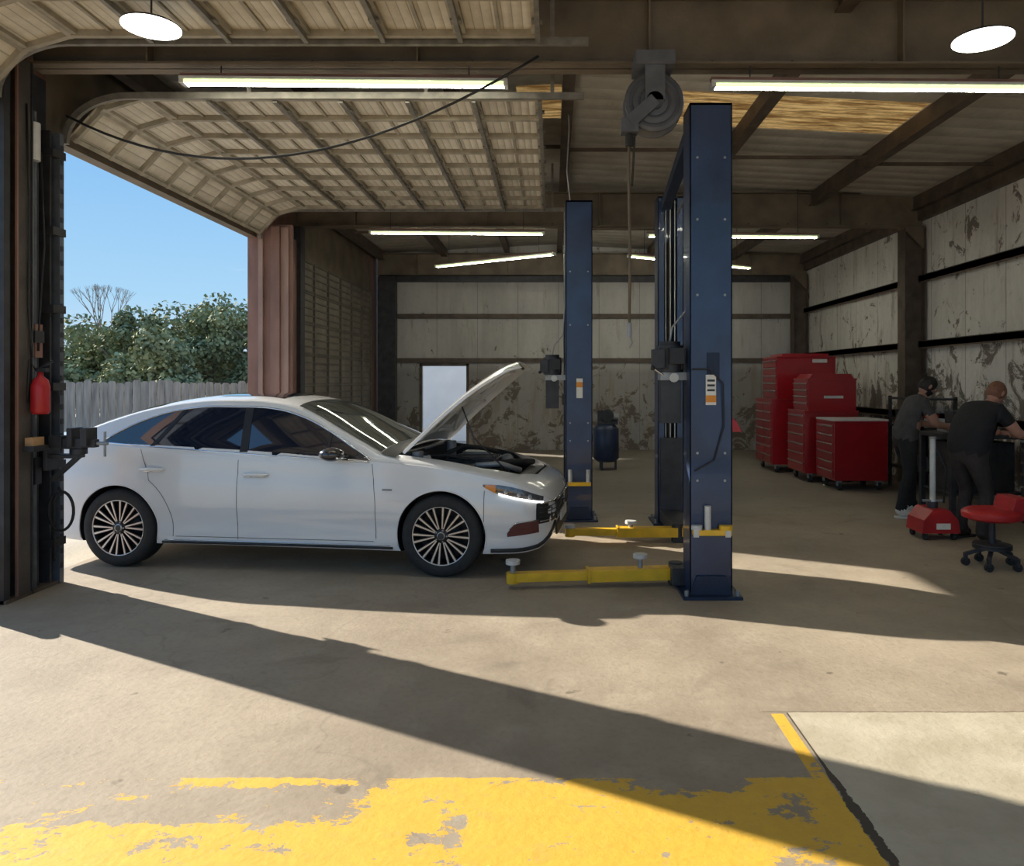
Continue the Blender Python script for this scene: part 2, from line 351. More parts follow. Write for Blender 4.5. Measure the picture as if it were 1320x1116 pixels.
def overhead_door(name,y0,y1,Z=3.87,x_end=-.1):
    b=B()
    xs=np.linspace(-3.28,x_end,7)
    for i in range(6):
        x0,x1=xs[i]+.004,xs[i+1]-.004
        b.box(x0,x1,y0,y1,Z,Z+.012,M_door)
        for x in (x0+.02,x1-.02): b.box(x-.018,x+.018,y0,y1,Z-.035,Z,M_strut)
        b.box((x0+x1)/2-.012,(x0+x1)/2+.012,y0,y1,Z-.018,Z,M_strut)
        for y in np.linspace(y0+.03,y1-.03,9): b.box(x0,x1,y-.02,y+.02,Z-.045,Z-.001,M_strut)
        for y in np.linspace(y0+.27,y1-.27,8):
            b.box(x1-.03,x1+.04,y-.03,y+.03,Z-.06,Z-.045,M_galv)
        b.box(x1-.012,x1+.02,y0,y1,Z-.075,Z-.036,M_galv)
    pts=[(-3.28,Z),(-3.62,Z-.10),(-3.86,Z-.36)]
    for i in range(2):
        (xa,za),(xb,zb)=pts[i],pts[i+1]; d=Vector((xb-xa,0,zb-za)).normalized(); nrm=Vector((-d.z,0,d.x))
        if nrm.z>0: nrm=-nrm
        vs=[Vector((x,y,z))+nrm*k for k in(0,-.012) for (x,y,z) in((xa,y0,za),(xa,y1,za),(xb,y1,zb),(xb,y0,zb))]
        b.add(vs,[(0,1,2,3),(7,6,5,4),(0,1,5,4),(1,2,6,5),(2,3,7,6),(3,0,4,7)],M_door)
        for y in np.linspace(y0+.03,y1-.03,9):
            p=Vector((xa,y,za))+nrm*.02; q=Vector((xb,y,zb))+nrm*.02
            b.obox(p,q,.04,.04,M_strut,up=nrm)
        for f in(.06,.94):
            c=Vector((xa,0,za)).lerp(Vector((xb,0,zb)),f)+nrm*.02
            b.obox(c+Vector((0,y0,0)),c+Vector((0,y1,0)),.035,.035,M_strut,up=nrm)
    for y in (y0-.05,y1+.05):
        P=[(-3.86,y,Z-.42)]+[(-3.86+.5*(1-math.cos(a)),y,Z-.40+.36*math.sin(a)) for a in np.linspace(0,pi/2,10)]+[(x_end+.35,y,Z-.04)]
        for i in range(len(P)-1): b.obox(P[i],P[i+1],.05,.035,M_galv,up=(0,1,0))
        for x in(-2.4,-1.0,x_end+.1): b.box(x-.015,x+.015,y-.01,y+.01,Z-.02,RZ(x)-.22,M_galv)
    b.done(name)
overhead_door('door_1',5.95,9.78)
overhead_door('door_2',1.05,5.12,3.97)
b=B()
M_dd=mat('closed_door_skin',(.22,.19,.15),.6,.1,.25,3)
M_dd2=mat('closed_door_rib',(.15,.13,.105),.6,.1,.25,3)
b.box(-3.97,-3.955,11.52,16.18,0,3.5,M_dd)
for k in range(7):
    z=.0+k*.5
    for zz in(z+.02,z+.48,z+.25,z+.13,z+.37): b.box(-3.955,-3.93,11.52,16.18,zz-.012,zz+.012,M_dd2)
    for y in np.linspace(11.55,16.15,7): b.box(-3.955,-3.92,y-.02,y+.02,z+.005,z+.495,M_dd2)
b.done('door_3')

# ------------------------------------------------------------------ light fixtures
def fluor(p0,p1,name='fluorescent_light',hang=None):
    b=B(); p0=Vector(p0);p1=Vector(p1); d=(p1-p0).normalized(); sd=d.cross(Vector((0,0,1)))
    b.obox(p0,p1,.11,.018,M_lgrey); b.obox(p0+Vector((0,0,.025)),p1+Vector((0,0,.025)),.06,.03,M_redbrown)
    b.cyl(p0+d*.03-sd*.03-Vector((0,0,.022)),p1-d*.03-sd*.03-Vector((0,0,.022)),.0125,M_tube,10)
    b.cyl(p0+d*.03+sd*.03-Vector((0,0,.022)),p1-d*.03+sd*.03-Vector((0,0,.022)),.0125,M_tube2,10)
    for p,q in((p0,p0+d*.03),(p1-d*.03,p1)): b.obox(p-Vector((0,0,.022)),q-Vector((0,0,.022)),.10,.035,M_lgrey)
    for f in(.12,.88):
        c=p0.lerp(p1,f); top=hang if hang else RZ(c.x)
        b.cyl(c+Vector((0,0,.03)),(c.x,c.y,top),.005,M_dark,6)
    b.done(name)
fluor((-2.76,5.55,3.82),(-.33,5.55,3.80),hang=3.92)
fluor((1.18,5.55,3.79),(3.62,5.55,3.77),hang=3.92)
fluor((-2.75,11.2,3.82),(-.12,11.2,3.80),hang=4.45)
fluor((1.42,11.2,3.77),(4.0,11.2,3.75),hang=4.45)
fluor((-2.2,14.1,3.75),(.04,12.7,3.75)); fluor((1.32,12.9,3.75),(3.8,14.3,3.75))
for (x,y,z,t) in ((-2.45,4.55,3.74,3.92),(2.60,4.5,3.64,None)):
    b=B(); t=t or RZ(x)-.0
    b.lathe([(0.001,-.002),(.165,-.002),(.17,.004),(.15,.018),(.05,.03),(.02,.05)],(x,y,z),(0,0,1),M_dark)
    b.cyl((x,y,z-.008),(x,y,z-.002),.168,M_disc,32); b.cyl((x,y,z+.04),(x,y,t),.006,M_dark)  # glowing discs on rods, added in place of lamp reflections in glass
    b.done('lamp_reflection_disc')

# ------------------------------------------------------------------ two-post lifts
def lift_column(b,x,y,face,H=3.6,w=.30,dep=.27):
    s=face; t=.012
    def bx(xa,xb,ya,yb,za,zb,m): 
        ya,yb=sorted((ya,yb)); b.box(xa,xb,ya,yb,za,zb,m)
    bx(x-w/2,x+w/2,y,y+s*t,.02,H,M_blue)
    bx(x-w/2,x-w/2+t,y,y+s*dep,.02,H,M_blue); bx(x+w/2-t,x+w/2,y,y+s*dep,.02,H,M_blue)
    bx(x-w/2,x-w/2+.07,y+s*dep-s*t,y+s*dep,.02,H,M_blue); bx(x+w/2-.07,x+w/2,y+s*dep-s*t,y+s*dep,.02,H,M_blue)
    bx(x-w/2,x+w/2,y,y+s*dep,H-.02,H,M_blue2)
    bx(x-w/2-.06,x+w/2+.06,y-s*.08,y+s*(dep+.1),0,.022,M_blue2)
    for ax in(-1,1):
        for yy in(-.04,dep+.06): b.cyl((x+ax*(w/2+.03),y+s*yy,.02),(x+ax*(w/2+.03),y+s*yy,.06),.015,M_grey,8)
    b.prism([(x-w/2,.022),(x+w/2,.022),(x+w/2-.05,.16),(x-w/2+.05,.16)],'y',min(y-s*.02,y),max(y-s*.02,y),M_blue2)
    bx(x-w/2+.025,x+w/2-.025,y+s*.05,y+s*(dep+.03),.10,.95,M_dark)
    for dx in(-.05,0,.05): b.cyl((x+dx,y+s*(dep-.03),.9),(x+dx,y+s*(dep-.03),H-.04),.007,M_lgrey,6)
    b.cyl((x,y+s*(dep-.1),.9),(x,y+s*(dep-.1),H-.5),.035,M_dark,10)
def arm(b,p0,p1,pads):
    p0=Vector(p0);p1=Vector(p1); d=(p1-p0).normalized(); mid=p0.lerp(p1,.55)
    b.obox(p0,mid,.12,.09,M_yellow); b.obox(mid-d*.05,p1,.085,.065,M_yellow)
    b.obox(mid-d*.02,mid+d*.0,.135,.105,M_yellow)
    b.cyl(p0-Vector((0,0,.06)),p0+Vector((0,0,.08)),.055,M_dark,16)
    for f,h in pads:
        q=p0.lerp(p1,f); b.cyl(q-Vector((0,0,.045)),q+Vector((0,0,.035)),.05,M_yellow,16)
        b.cyl(q,q+Vector((0,0,h)),.02,M_grey,10); b.cyl(q+Vector((0,0,h)),q+Vector((0,0,h+.03)),.055,M_lgrey,16)
    b.box(p0.x-.05,p0.x+.05,p0.y-.05,p0.y+.05,0.0,p0.z-.04,M_dark)
def power_unit(b,x,y,z):
    b.cyl((x,y,z+.02),(x,y,z+.22),.10,M_dark,20); b.cyl((x,y,z+.22),(x,y,z+.25),.08,M_black,20)
    for k in range(10):
        a=k*pi/5; b.box(x+.10*math.cos(a)-.006,x+.10*math.cos(a)+.006,y+.10*math.sin(a)-.006,y+.10*math.sin(a)+.006,z+.04,z+.20,M_black)
    b.box(x-.14,x-.05,y-.10,y+.0,z+.05,z+.19,M_dark); b.box(x-.02,x+.09,y-.14,y-.08,z+.08,z+.2,M_black)
    b.box(x-.08,x+.16,y-.07,y+.07,z-.04,z+.02,M_grey)
    b.cyl((x+.02,y-.09,z-.02),(x+.02,y-.02,z-.02),.035,M_lgrey,12)
    b.box(x-.075,x+.075,y-.07,y+.07,z-.36,z-.04,M_dark)
    b.cyl((x-.06,y-.07,z),(x-.14,y-.1,z+.05),.008,M_chrome,8); b.sphere((x-.14,y-.1,z+.05),.018,M_black)
def hoses(b,x,y,z,H):
    b.tube([(x,y,z+.24),(x+.02,y,z+.36),(x+.12,y-.02,z+.48),(x+.14,y-.01,z+.8),(x+.14,y-.005,H)],.008,M_grey)
b=B(); ax,ay=1.155,5.42; cx,cy=1.30,8.45
lift_column(b,ax,ay,1,w=.31); lift_column(b,cx,cy,-1,w=.28)
b.obox((ax-.08,ay+.26,3.5),(cx-.05,cy-.26,3.5),.10,.10,M_blue2)
b.obox((ax+.05,ay+.26,3.42),(cx+.08,cy-.26,3.42),.02,.02,M_grey)
power_unit(b,ax-.27,ay+.20,1.62); hoses(b,ax-.27,ay+.2,1.62,3.5)
b.box(ax-.03,ax+.06,ay-.008,ay,1.58,1.78,M_blue2)
b.box(ax-.04,ax+.035,ay-.012,ay,1.40,1.62,M_label); b.box(ax-.04,ax+.035,ay-.015,ay-.010,1.42,1.47,M_orange)
for k in range(3): b.box(ax-.03,ax+.025,ay-.015,ay-.010,1.50+k*.035,1.515+k*.035,M_dark)
b.tube([(ax-.14,ay-.01,1.66),(ax-.02,ay-.04,1.66),(ax+.08,ay-.03,1.56),(ax+.09,ay-.02,1.25),(ax+.02,ay-.01,1.0),(ax-.12,ay-.01,.92)],.006,M_black)
b.prism([(ax+.15,1.2),(ax+.15,1.32),(ax+.20,1.28),(ax+.24,1.2)],'y',ay+.06,ay+.1,M_red2)
for z in(.85,1.05,2.2,2.75,3.2): 
    for dx in(-.1,.1): b.cyl((ax+dx,ay-.006,z),(ax+dx,ay+.01,z),.010,M_grey,8)
b.box(ax-.14,ax+.14,ay-.06,ay,.46,.50,M_yellow); 
b.cyl((ax-.03,ay-.03,.48),(ax-.03,ay-.03,.67),.024,M_lgrey,12)
b.cyl((ax-.11,ay-.03,.5),(ax-.11,ay-.03,.53),.04,M_lgrey,12)
for dx in(-.12,.11): b.box(ax+dx-.02,ax+dx+.02,ay-.07,ay-.06,.45,.51,M_lgrey)
b.cyl((ax+.1,ay-.03,.5),(ax+.1,ay-.03,.53),.05,M_yellow,12)
arm(b,(ax-.20,5.78,.09),(-.30,5.66,.085),[(1.0,.10),(.22,.12)])
b.box(ax-.25,ax-.05,5.62,5.80,.03,.16,M_dark)
arm(b,(cx-.08,7.28,.10),(.14,7.28,.10),[(.97,.04),(.42,.08)])
b.box(cx-.12,cx+.1,7.35,8.2,.04,.16,M_dark)
b.obox((cx-.1,7.33,.10),(cx+.16,7.25,.10),.12,.09,M_yellow)
b.done('two_post_lift',bevel=.003)
b=B(); bx_,by_=.30,8.36
lift_column(b,bx_,by_,1); lift_column(b,bx_+.02,11.3,-1)
b.obox((bx_-.08,by_+.26,3.5),(bx_-.05,11.04,3.5),.10,.10,M_blue2)
power_unit(b,bx_-.3,by_+.16,1.62); hoses(b,bx_-.3,by_+.16,1.62,3.5)
b.box(bx_-.19,bx_,by_+.13,by_+.19,1.3,1.42,M_dark)
b.box(bx_-.03,bx_+.04,by_-.004,by_,1.38,1.60,M_label); b.box(bx_-.03,bx_+.04,by_-.006,by_-.003,1.5,1.56,M_orange)
for z in(.9,1.1,2.2,2.8): 
    for dx in(-.1,.1): b.cyl((bx_+dx,by_-.006,z),(bx_+dx,by_+.01,z),.010,M_grey,8)
b.box(bx_-.13,bx_+.13,by_-.06,by_,.40,.44,M_yellow)
for dx in(-.1,.1): b.cyl((bx_+dx,by_-.03,.44),(bx_+dx,by_-.03,.58),.022,M_lgrey,12)
b.tube([(bx_-.1,by_,3.6),(bx_-.14,by_-.1,3.9),(bx_-.12,by_-.3,4.3),(bx_-.14,by_-.4,4.64)],.008,M_grey)
b.done('two_post_lift',bevel=.003)

# hose reel
b=B(); x,y,z=.73,5.45,3.57
M_reel=mat('reel_grey',(.115,.12,.135),.5,.2,.2,8)
M_reel2=mat('reel_grey_dark',(.075,.078,.09),.5,.2,.2,8)
b.lathe([(.02,-.08),(.205,-.08),(.215,-.07),(.205,-.06),(.15,-.06),(.15,.06),(.205,.06),(.215,.07),(.205,.08),(.02,.08)],(x,y-.05,z),(0,1,0),M_reel)
b.lathe([(.185,-.083),(.17,-.088),(.155,-.083)],(x,y-.05,z),(0,1,0),M_reel2); b.lathe([(.12,-.083),(.11,-.088),(.10,-.083)],(x,y-.05,z),(0,1,0),M_reel2)
b.cyl((x,y-.17,z),(x,y-.13,z),.06,M_reel2); b.cyl((x,y-.05,z),(x,y+.1,z),.15,M_rubber,24)
b.box(x-.07,x+.07,y-.17,y-.14,z,z+.27,M_reel); b.box(x-.05,x+.05,y+.04,y+.07,z,z+.27,M_reel); b.box(x-.14,x+.14,y-.18,y+.1,z+.25,z+.35,M_reel)
b.obox((x,y-.16,z),(x-.18,y-.16,z-.16),.09,.05,M_reel,up=(0,1,0)); b.box(x-.24,x-.12,y-.18,y-.08,z-.23,z-.13,M_reel)
M_hose=mat('air_hose',(.13,.10,.07),.6)
b.tube([(x-.18,y-.13,z-.2),(x-.185,y-.13,z-.5),(x-.175,y-.13,z-1.1),(x-.18,y-.13,z-1.58)],.010,M_hose)
b.tube([(x-.13,y-.13,z-.2),(x-.14,y-.11,z-.25),(x-.16,y-.12,z-.6)],.008,M_black)
b.cyl((x-.18,y-.13,z-1.58),(x-.18,y-.13,z-1.68),.018,M_grey,10); b.tube([(x-.18,y-.13,z-1.66),(x-.16,y-.13,z-1.72),(x-.18,y-.13,z-1.76)],.006,M_grey)
b.cyl((x-.18,y-.13,z-.32),(x-.18,y-.13,z-.24),.03,M_rubber,12)
b.done('hose_reel')
b=B(); P0=Vector((-3.75,5.75,3.62)); P1=Vector((-.1,5.4,3.93)); pts=[]
for i in range(25):
    t=i/24; p=P0.lerp(P1,t); p.z-=.56*4*t*(1-t)*(1-.2*t); pts.append(p)
b.tube(pts,.010,M_black); b.done('power_cable')

b=B(); x,y,z=-3.78,5.5,1.33
b.lathe([(.001,0),(.05,.0),(.062,.02),(.062,.2),(.05,.25),(.02,.28),(.018,.31),(.001,.31)],(x,y,z),(0,0,1),M_red2,20)
b.box(x-.02,x+.05,y-.02,y+.02,z+.31,z+.34,M_black); b.obox((x,y,z+.34),(x+.09,y,z+.39),.02,.012,M_black)
b.tube([(x-.03,y,z+.32),(x-.07,y-.02,z+.40),(x-.06,y-.04,z+.26),(x-.07,y-.04,z+.08)],.009,M_black); b.box(-3.84,x-.04,y-.02,y+.02,z+.12,z+.16,M_dark)
b.done('fire_extinguisher')
b=B(); x,y,z=-3.60,5.66,1.02
b.box(-3.81,x+.02,y-.05,y+.05,z-.03,z+.0,M_dark); b.box(-3.82,-3.79,y-.08,y+.08,z-.12,z+.06,M_dark)
b.cyl((x,y,z),(x,y,z+.04),.06,M_dark); b.box(x-.1,x+.05,y-.04,y+.04,z+.04,z+.12,M_dark)
b.box(x-.05,x-.01,y-.07,y+.07,z+.06,z+.20,M_dark); b.box(x+.05,x+.10,y-.07,y+.07,z+.06,z+.20,M_dark)
b.box(x-.05,x+.14,y-.03,y+.03,z+.05,z+.11,M_dark); b.cyl((x+.14,y,z+.08),(x+.22,y,z+.08),.014,M_grey); b.cyl((x+.2,y,z-.02),(x+.2,y,z+.17),.009,M_grey)
b.box(x-.20,x-.10,y-.05,y+.05,z+.05,z+.14,M_dark); b.obox((-3.80,y,z-.2),(x,y,z-.02),.05,.03,M_dark)
b.done('bench_vise',bevel=.004)
b=B(); b.box(-3.84,-3.78,5.42,5.54,1.10,1.16,M_woodb); b.box(-3.84,-3.76,5.4,5.56,1.06,1.10,M_dark); b.done('wall_shelf')
b=B(); c=(-3.76,5.70,.58)
pts=[(-3.78,5.70,.76)]+[(c[0]+.12*math.sin(a)*.8,c[1],c[2]+.15*math.cos(a)) for a in np.linspace(0,2*pi*.95,22)]+[(-3.81,5.70,.66),(-3.81,5.7,.2)]
b.tube(pts,.011,M_rubber); b.done('hose_loop')

# ------------------------------------------------------------------ CAR
def pch(tab):
    xs=[t[0] for t in tab]; ys=[t[1] for t in tab]
    if xs[0]>xs[-1]: xs=xs[::-1]; ys=ys[::-1]
    n=len(xs); d=[(ys[i+1]-ys[i])/(xs[i+1]-xs[i]) for i in range(n-1)]
    m=[d[0]]+[0 if d[i-1]*d[i]<=0 else 2*d[i-1]*d[i]/(d[i-1]+d[i]) for i in range(1,n-1)]+[d[-1]]
    def f(x):
        if x<=xs[0]: return ys[0]
        if x>=xs[-1]: return ys[-1]
        i=int(np.searchsorted(xs,x))-1; i=max(0,min(n-2,i)); h=xs[i+1]-xs[i]; t=(x-xs[i])/h
        return (2*t**3-3*t*t+1)*ys[i]+(t**3-2*t*t+t)*h*m[i]+(-2*t**3+3*t*t)*ys[i+1]+(t**3-t*t)*h*m[i+1]
    return f
ztop=pch([(2.28,.60),(2.24,.68),(2.15,.75),(1.8,.865),(1.4,.945),(.92,1.01),(.7,1.105),(.5,1.20),(.3,1.30),(.1,1.385),(-.1,1.43),(-.4,1.458),(-.7,1.457),(-1.0,1.43),(-1.3,1.37),(-1.6,1.275),(-1.9,1.165),(-2.1,1.125),(-2.4,1.10),(-2.5,1.06),(-2.56,.95)])
zbel=pch([(2.28,.52),(2.24,.60),(2.15,.68),(1.8,.80),(1.4,.87),(.9,.915),(0,.95),(-1,.995),(-1.9,1.04),(-2.3,1.03),(-2.5,.97),(-2.56,.86)])
zbot=pch([(2.28,.40),(2.24,.27),(2.16,.20),(2.0,.18),(1.0,.19),(-1.7,.20),(-2.2,.25),(-2.45,.32),(-2.56,.45)])
wid=pch([(2.28,.46),(2.25,.60),(2.19,.71),(2.08,.80),(1.9,.865),(1.7,.90),(1.4,.915),(.5,.90),(-.5,.90),(-1.4,.915),(-1.9,.895),(-2.3,.83),(-2.45,.76),(-2.53,.62),(-2.56,.5)])
def yside(x,z):
    zb=zbot(x);w=wid(x);bl=zbel(x);z0=zb+.04
    if z<=bl:
        v=max(0,min(1,(z-z0)/(bl-z0))); y=w-.04*(1-v)**3-.05*v**3
        y-=.014*math.exp(-((v-.22)/.12)**2)
        y-=.012*math.exp(-((v-.80)/.06)**2)*(1 if v<.8 else .9)
        return y
    d=z-bl; return w-.06-.02*min(1,d/.03)-.48*d-.22*d*d
def section(x):
    zb=zbot(x);w=wid(x);bl=zbel(x);zt=ztop(x); ze=max(bl+.004,zt-.065)
    P=[(w*.5,zb),(w-.12,zb),(w-.055,zb+.012)]
    z0=zb+.04
    for i in range(15):
        z=z0+(bl-z0)*i/14; P.append((yside(x,z),z))
    for i in range(1,9):
        z=bl+(ze-bl)*i/8; P.append((yside(x,z),z))
    ye=P[-1][0]
    for i in range(1,10):
        a=i/10*pi/2; u=math.cos(a)
        P.append((ye*u,ze+(zt-ze)*(1-u**2.6)**.62))
    return P,(0,zb),(0,zt)
xs=sorted(set([round(v,4) for v in list(np.linspace(-2.3,2.0,75))+list(-2.3-.26*np.sin(np.linspace(0,pi/2,9)))+list(2.0+.28*np.sin(np.linspace(0,pi/2,11)))]))
verts=[];faces=[];ring=None
for x in xs:
    P,bt,tp=section(x)
    r=[(x,bt[0],bt[1])]+[(x,-p[0],p[1]) for p in P]+[(x,0,tp[1])]+[(x,p[0],p[1]) for p in P[::-1]]
    ring=len(r); verts+=r
for i in range(len(xs)-1):
    for j in range(ring): faces.append((i*ring+j,i*ring+(j+1)%ring,(i+1)*ring+(j+1)%ring,(i+1)*ring+j))
faces.append(tuple(range(ring))); faces.append(tuple((len(xs)-1)*ring+j for j in range(ring))[::-1])
bb=B(); bb.add(verts,faces,M_paint,True); bb.m(M_black)
body=bb.done('body_raw')
cut=B(); cut.m(M_paint)
for wx in(-1.4,1.4):
    for sd in(-1,1):
        cut.cyl((wx,sd*.60,.335),(wx,sd*1.2,.335),.362,M_black,64)
cutter=cut.done('cut_raw')
c2=B(); c2.m(M_paint); c2.prism([(.98,-.70),(1.7,-.70),(1.98,-.56),(2.10,-.3),(2.10,.3),(1.98,.56),(1.7,.70),(.98,.70)],'z',.60,1.4,M_black); cutter2=c2.done('cut_raw2')
for c in(cutter,cutter2):
    md=body.modifiers.new('bo','BOOLEAN'); md.object=c; md.operation='DIFFERENCE'; md.solver='EXACT'
bpy.context.view_layer.update()
dg=bpy.context.evaluated_depsgraph_get()
me=bpy.data.meshes.new_from_object(body.evaluated_get(dg))
for o in(body,cutter,cutter2): bpy.data.objects.remove(o)
car=empty('sedan_car',(-2.175,6.994,0),-math.atan2(.34,2.78))
bo=bpy.data.objects.new('body',me); COL.objects.link(bo); bo.parent=car
me.set_sharp_from_angle(angle=math.radians(40))

def on_side(x,z,off=.004,sd=-1): return (x,sd*(yside(x,z)+off),z)
g=B()
gt=pch([(-1.56,1.07),(-1.45,1.14),(-1.25,1.24),(-1.0,1.315),(-.7,1.348),(-.3,1.345),(-.1,1.325),(.15,1.26),(.4,1.15),(.6,1.04),(.80,.925)])
gb=pch([(-1.56,1.055),(-1.0,1.015),(-.3,.975),(.4,.94),(.80,.921)])
GX=np.linspace(-1.56,.80,50)
for sd in(-1,1):
    rows=[[on_side(x,gb(x)+(gt(x)-gb(x))*k/8,.005,sd) for x in GX] for k in range(9)]
    g.patch(rows,M_glass)
    top=[on_side(x,gt(x)+.004,.006,sd) for x in GX]; bot=[on_side(x,gb(x)-.006,.006,sd) for x in GX]
    g.tube(top,.009,M_chrome,6); g.tube(bot,.008,M_chrome,6)
    for (xb,xt,wd) in((-.30,-.36,.035),(-1.12,-.93,.022)):
        rr=[]
        for k in range(7):
            f=k/6; xm=xb+(xt-xb)*f; z=gb(xm)+(gt(xm)-gb(xm))*f
            rr.append([on_side(xm+q*wd,z,.009,sd) for q in(-1,1)])
        g.patch(rr,M_black)
    rr=[]
    for k in range(7):
        f=k/6; xm=.42; z=gb(xm)+(gt(xm)-gb(xm))*f; rr.append([on_side(xm+q*.012,z,.009,sd) for q in(-1,1)])
    g.patch(rr,M_black)
def top_pt(x,u,off=.004):
    P,_,tp=section(x); ye,ze=P[-10]; uu=abs(u)
    z=ze+(tp[1]-ze)*(1-uu**2.6)**.62
    return (x,ye*u,z+off)
def top_patch(x0,x1,umax,mt,n=14,off=.005):
    rows=[]
    for i in range(n+1):
        x=x0+(x1-x0)*i/n; rows.append([top_pt(x,u*umax,off) for u in np.linspace(-1,1,17)])
    g.patch(rows,mt)
top_patch(.86,.06,.93,M_wind); top_patch(-1.18,-1.88,.90,M_glass); top_patch(-.15,-.75,.72,M_glass,off=.003)
top_patch(1.0,.87,.97,M_black,4,.008)
g.done('glazing',car)

d=B()
M_seam=mat('panel_gap',(.07,.07,.07),.7)
M_hl=mat('headlight_lens',(.10,.10,.11),.08,.3,.4,30,coat=1)
M_drl=mat('daytime_lamp',(1,1,1),.3,es=3,ec=(1,1,.97),var=.01)
M_amb=mat('amber_reflector',(.8,.25,.03),.3,coat=1)
M_fog=mat('fog_recess',(.13,.04,.035),.5)  # dark red of a reflection put into the recess colour
M_tail=mat('tail_lamp_red',(.35,.01,.01),.15,coat=1)
for sd in(-1,1):
    def seam(pts,r=.0024,m=M_seam,off=.0): d.tube([on_side(x,z,off,sd) for x,z in pts],r,m,6)
    seam([(-.33,z) for z in np.linspace(.26,.965,14)])
    seam([(.86-.12*max(0,(z-.6)),z) for z in np.linspace(.30,.90,12)])
    seam([(x,.275) for x in np.linspace(.84,-.88,30)])
    arc=[(-1.4+.50*math.cos(a),.335+.50*math.sin(a)) for a in np.linspace(-.12,.95,12)]
    seam(arc+[(-1.12,.80),(-1.17,.92),(-1.2,1.0)])
    seam([(x,.19+.035) for x in np.linspace(1.0,-1.0,20)],.012,M_black)
    seam([(x,.245) for x in np.linspace(.98,-.98,20)],.005,M_chrome,.002)
    seam([(1.75,z) for z in np.linspace(.70,.36,8)]); seam([(-1.95,z) for z in np.linspace(.95,.45,8)])
    seam([(-1.56,1.045),(-1.75,1.03),(-2.0,1.0)],.002)
    for hx,hz in((-.17,.80),(-1.08,.835)):
        d.tube([on_side(hx-.11,hz,.01,sd),on_side(hx-.09,hz,.035,sd),on_side(hx,hz+.003,.042,sd),on_side(hx+.09,hz,.035,sd),on_side(hx+.11,hz,.01,sd)],[.008,.014,.015,.014,.008],M_paint,10)
        d.tube([on_side(hx-.09,hz-.016,.025,sd),on_side(hx+.09,hz-.016,.025,sd)],.005,M_chrome,6)
        d.tube([on_side(hx-.08,hz-.006,.002,sd),on_side(hx+.08,hz-.006,.002,sd)],.010,M_seam,6)
    d.box(.92,1.0,*(sorted((sd*(yside(.96,.70)+.0),sd*(yside(.96,.70)+.006)))),.69,.705,M_grey)
    y0=sd*(yside(.55,.97)); 
    d.tube([(.60,y0,.945),(.58,y0+sd*.10,.955)],[.03,.025],M_black,10)
    d.sphere((.53,y0+sd*.17,.985),.105,M_blackp,16,(1.0,.9,.55)); d.tube([(.63,y0+sd*.12,.955),(.60,y0+sd*.25,.96)],.010,M_chrome,8)
    for wx in(-1.4,1.4):
        pts=[]
        for a in np.linspace(-.25,pi+.25,40):
            x=wx+.366*math.cos(a); z=.335+.366*math.sin(a)
            pts.append(on_side(x,max(z,zbot(x)+.03),-.002,sd))
        d.tube(pts,.007,M_paint,6)
    X=np.linspace(1.74,2.20,16)
    hb=pch([(1.74,.735),(1.85,.675),(2.0,.63),(2.2,.585)]); ht=pch([(1.74,.75),(1.85,.745),(2.0,.715),(2.2,.635)])
    d.patch([[on_side(x,min(hb(x)+(ht(x)-hb(x))*k/6,zbel(x)-.001),.006,sd) for x in X] for k in range(7)],M_hl)
    d.tube([on_side(x,hb(x)+.006,.010,sd) for x in X[4:]],.006,M_drl,6)
    d.patch([[on_side(x,hb(x)+(min(ht(x),zbel(x)-.001)-hb(x))*k/3,.010,sd) for x in np.linspace(1.76,1.84,4)] for k in range(4)],M_amb)
    for x in(1.92,2.02,2.1): 
        zz=(hb(x)+ht(x))/2; p=Vector(on_side(x,zz,.006,sd)); d.sphere(p,.020,M_grey,10,(1,.5,1))
    fb=pch([(1.93,.33),(2.16,.35)]); ft=pch([(1.93,.36),(2.0,.435),(2.16,.45)])
    d.patch([[on_side(x,fb(x)+(ft(x)-fb(x))*k/5,.007,sd) for x in np.linspace(1.93,2.17,10)] for k in range(6)],M_fog)
    d.tube([on_side(x,ft(x)+.006,.008,sd) for x in np.linspace(1.95,2.17,10)],.004,M_chrome,6)
    d.tube([on_side(x,zbot(x)+.04,.004,sd) for x in np.linspace(1.80,2.27,14)],.016,M_black,8)
    d.patch([[on_side(x,z,.004,sd) for x in np.linspace(2.15,2.28,6)] for z in(.42,.48,.53,.585)],M_black)
    for z in(.44,.475,.51,.545,.58):
        pts=[(2.292,sd*yy,z) for yy in(0,.2,.4)]+[on_side(x,z,.010,sd) for x in(2.27,2.25,2.22,2.18)]
        d.tube(pts,.004 if z<.56 else .007,M_chrome if z>.56 or z<.45 else M_dark,6)
    d.patch([[on_side(x,z,.006,sd) for x in np.linspace(-2.12,-2.5,8)] for z in(.80,.86,.92)],M_tail)
d.box(2.28,2.287,-.46,.46,.42,.585,M_black); d.box(2.27,2.285,-.42,.42,.28,.37,M_black)
d.cyl((2.287,0,.53),(2.305,0,.53),.055,M_chrome,24); d.cyl((2.305,0,.53),(2.307,0,.53),.042,M_dark,24)
d.box(2.285,2.297,-.22,.22,.36,.45,M_lgrey)
d.done('trim_details',car)
e=B()
M_eng=mat('engine_black',(.03,.03,.032),.45,.1,.4,15,.2)
e.box(1.0,2.05,-.66,.66,.60,.66,M_black)
e.box(1.2,1.75,-.28,.30,.64,.84,M_eng); e.box(1.25,1.7,-.24,.26,.84,.875,M_eng)
for k in range(5): e.box(1.28,1.68,-.2+k*.09,-.17+k*.09,.875,.89,M_dark)
e.box(1.25,1.55,.36,.6,.64,.87,M_black); e.box(1.27,1.53,.38,.58,.87,.89,M_grey)
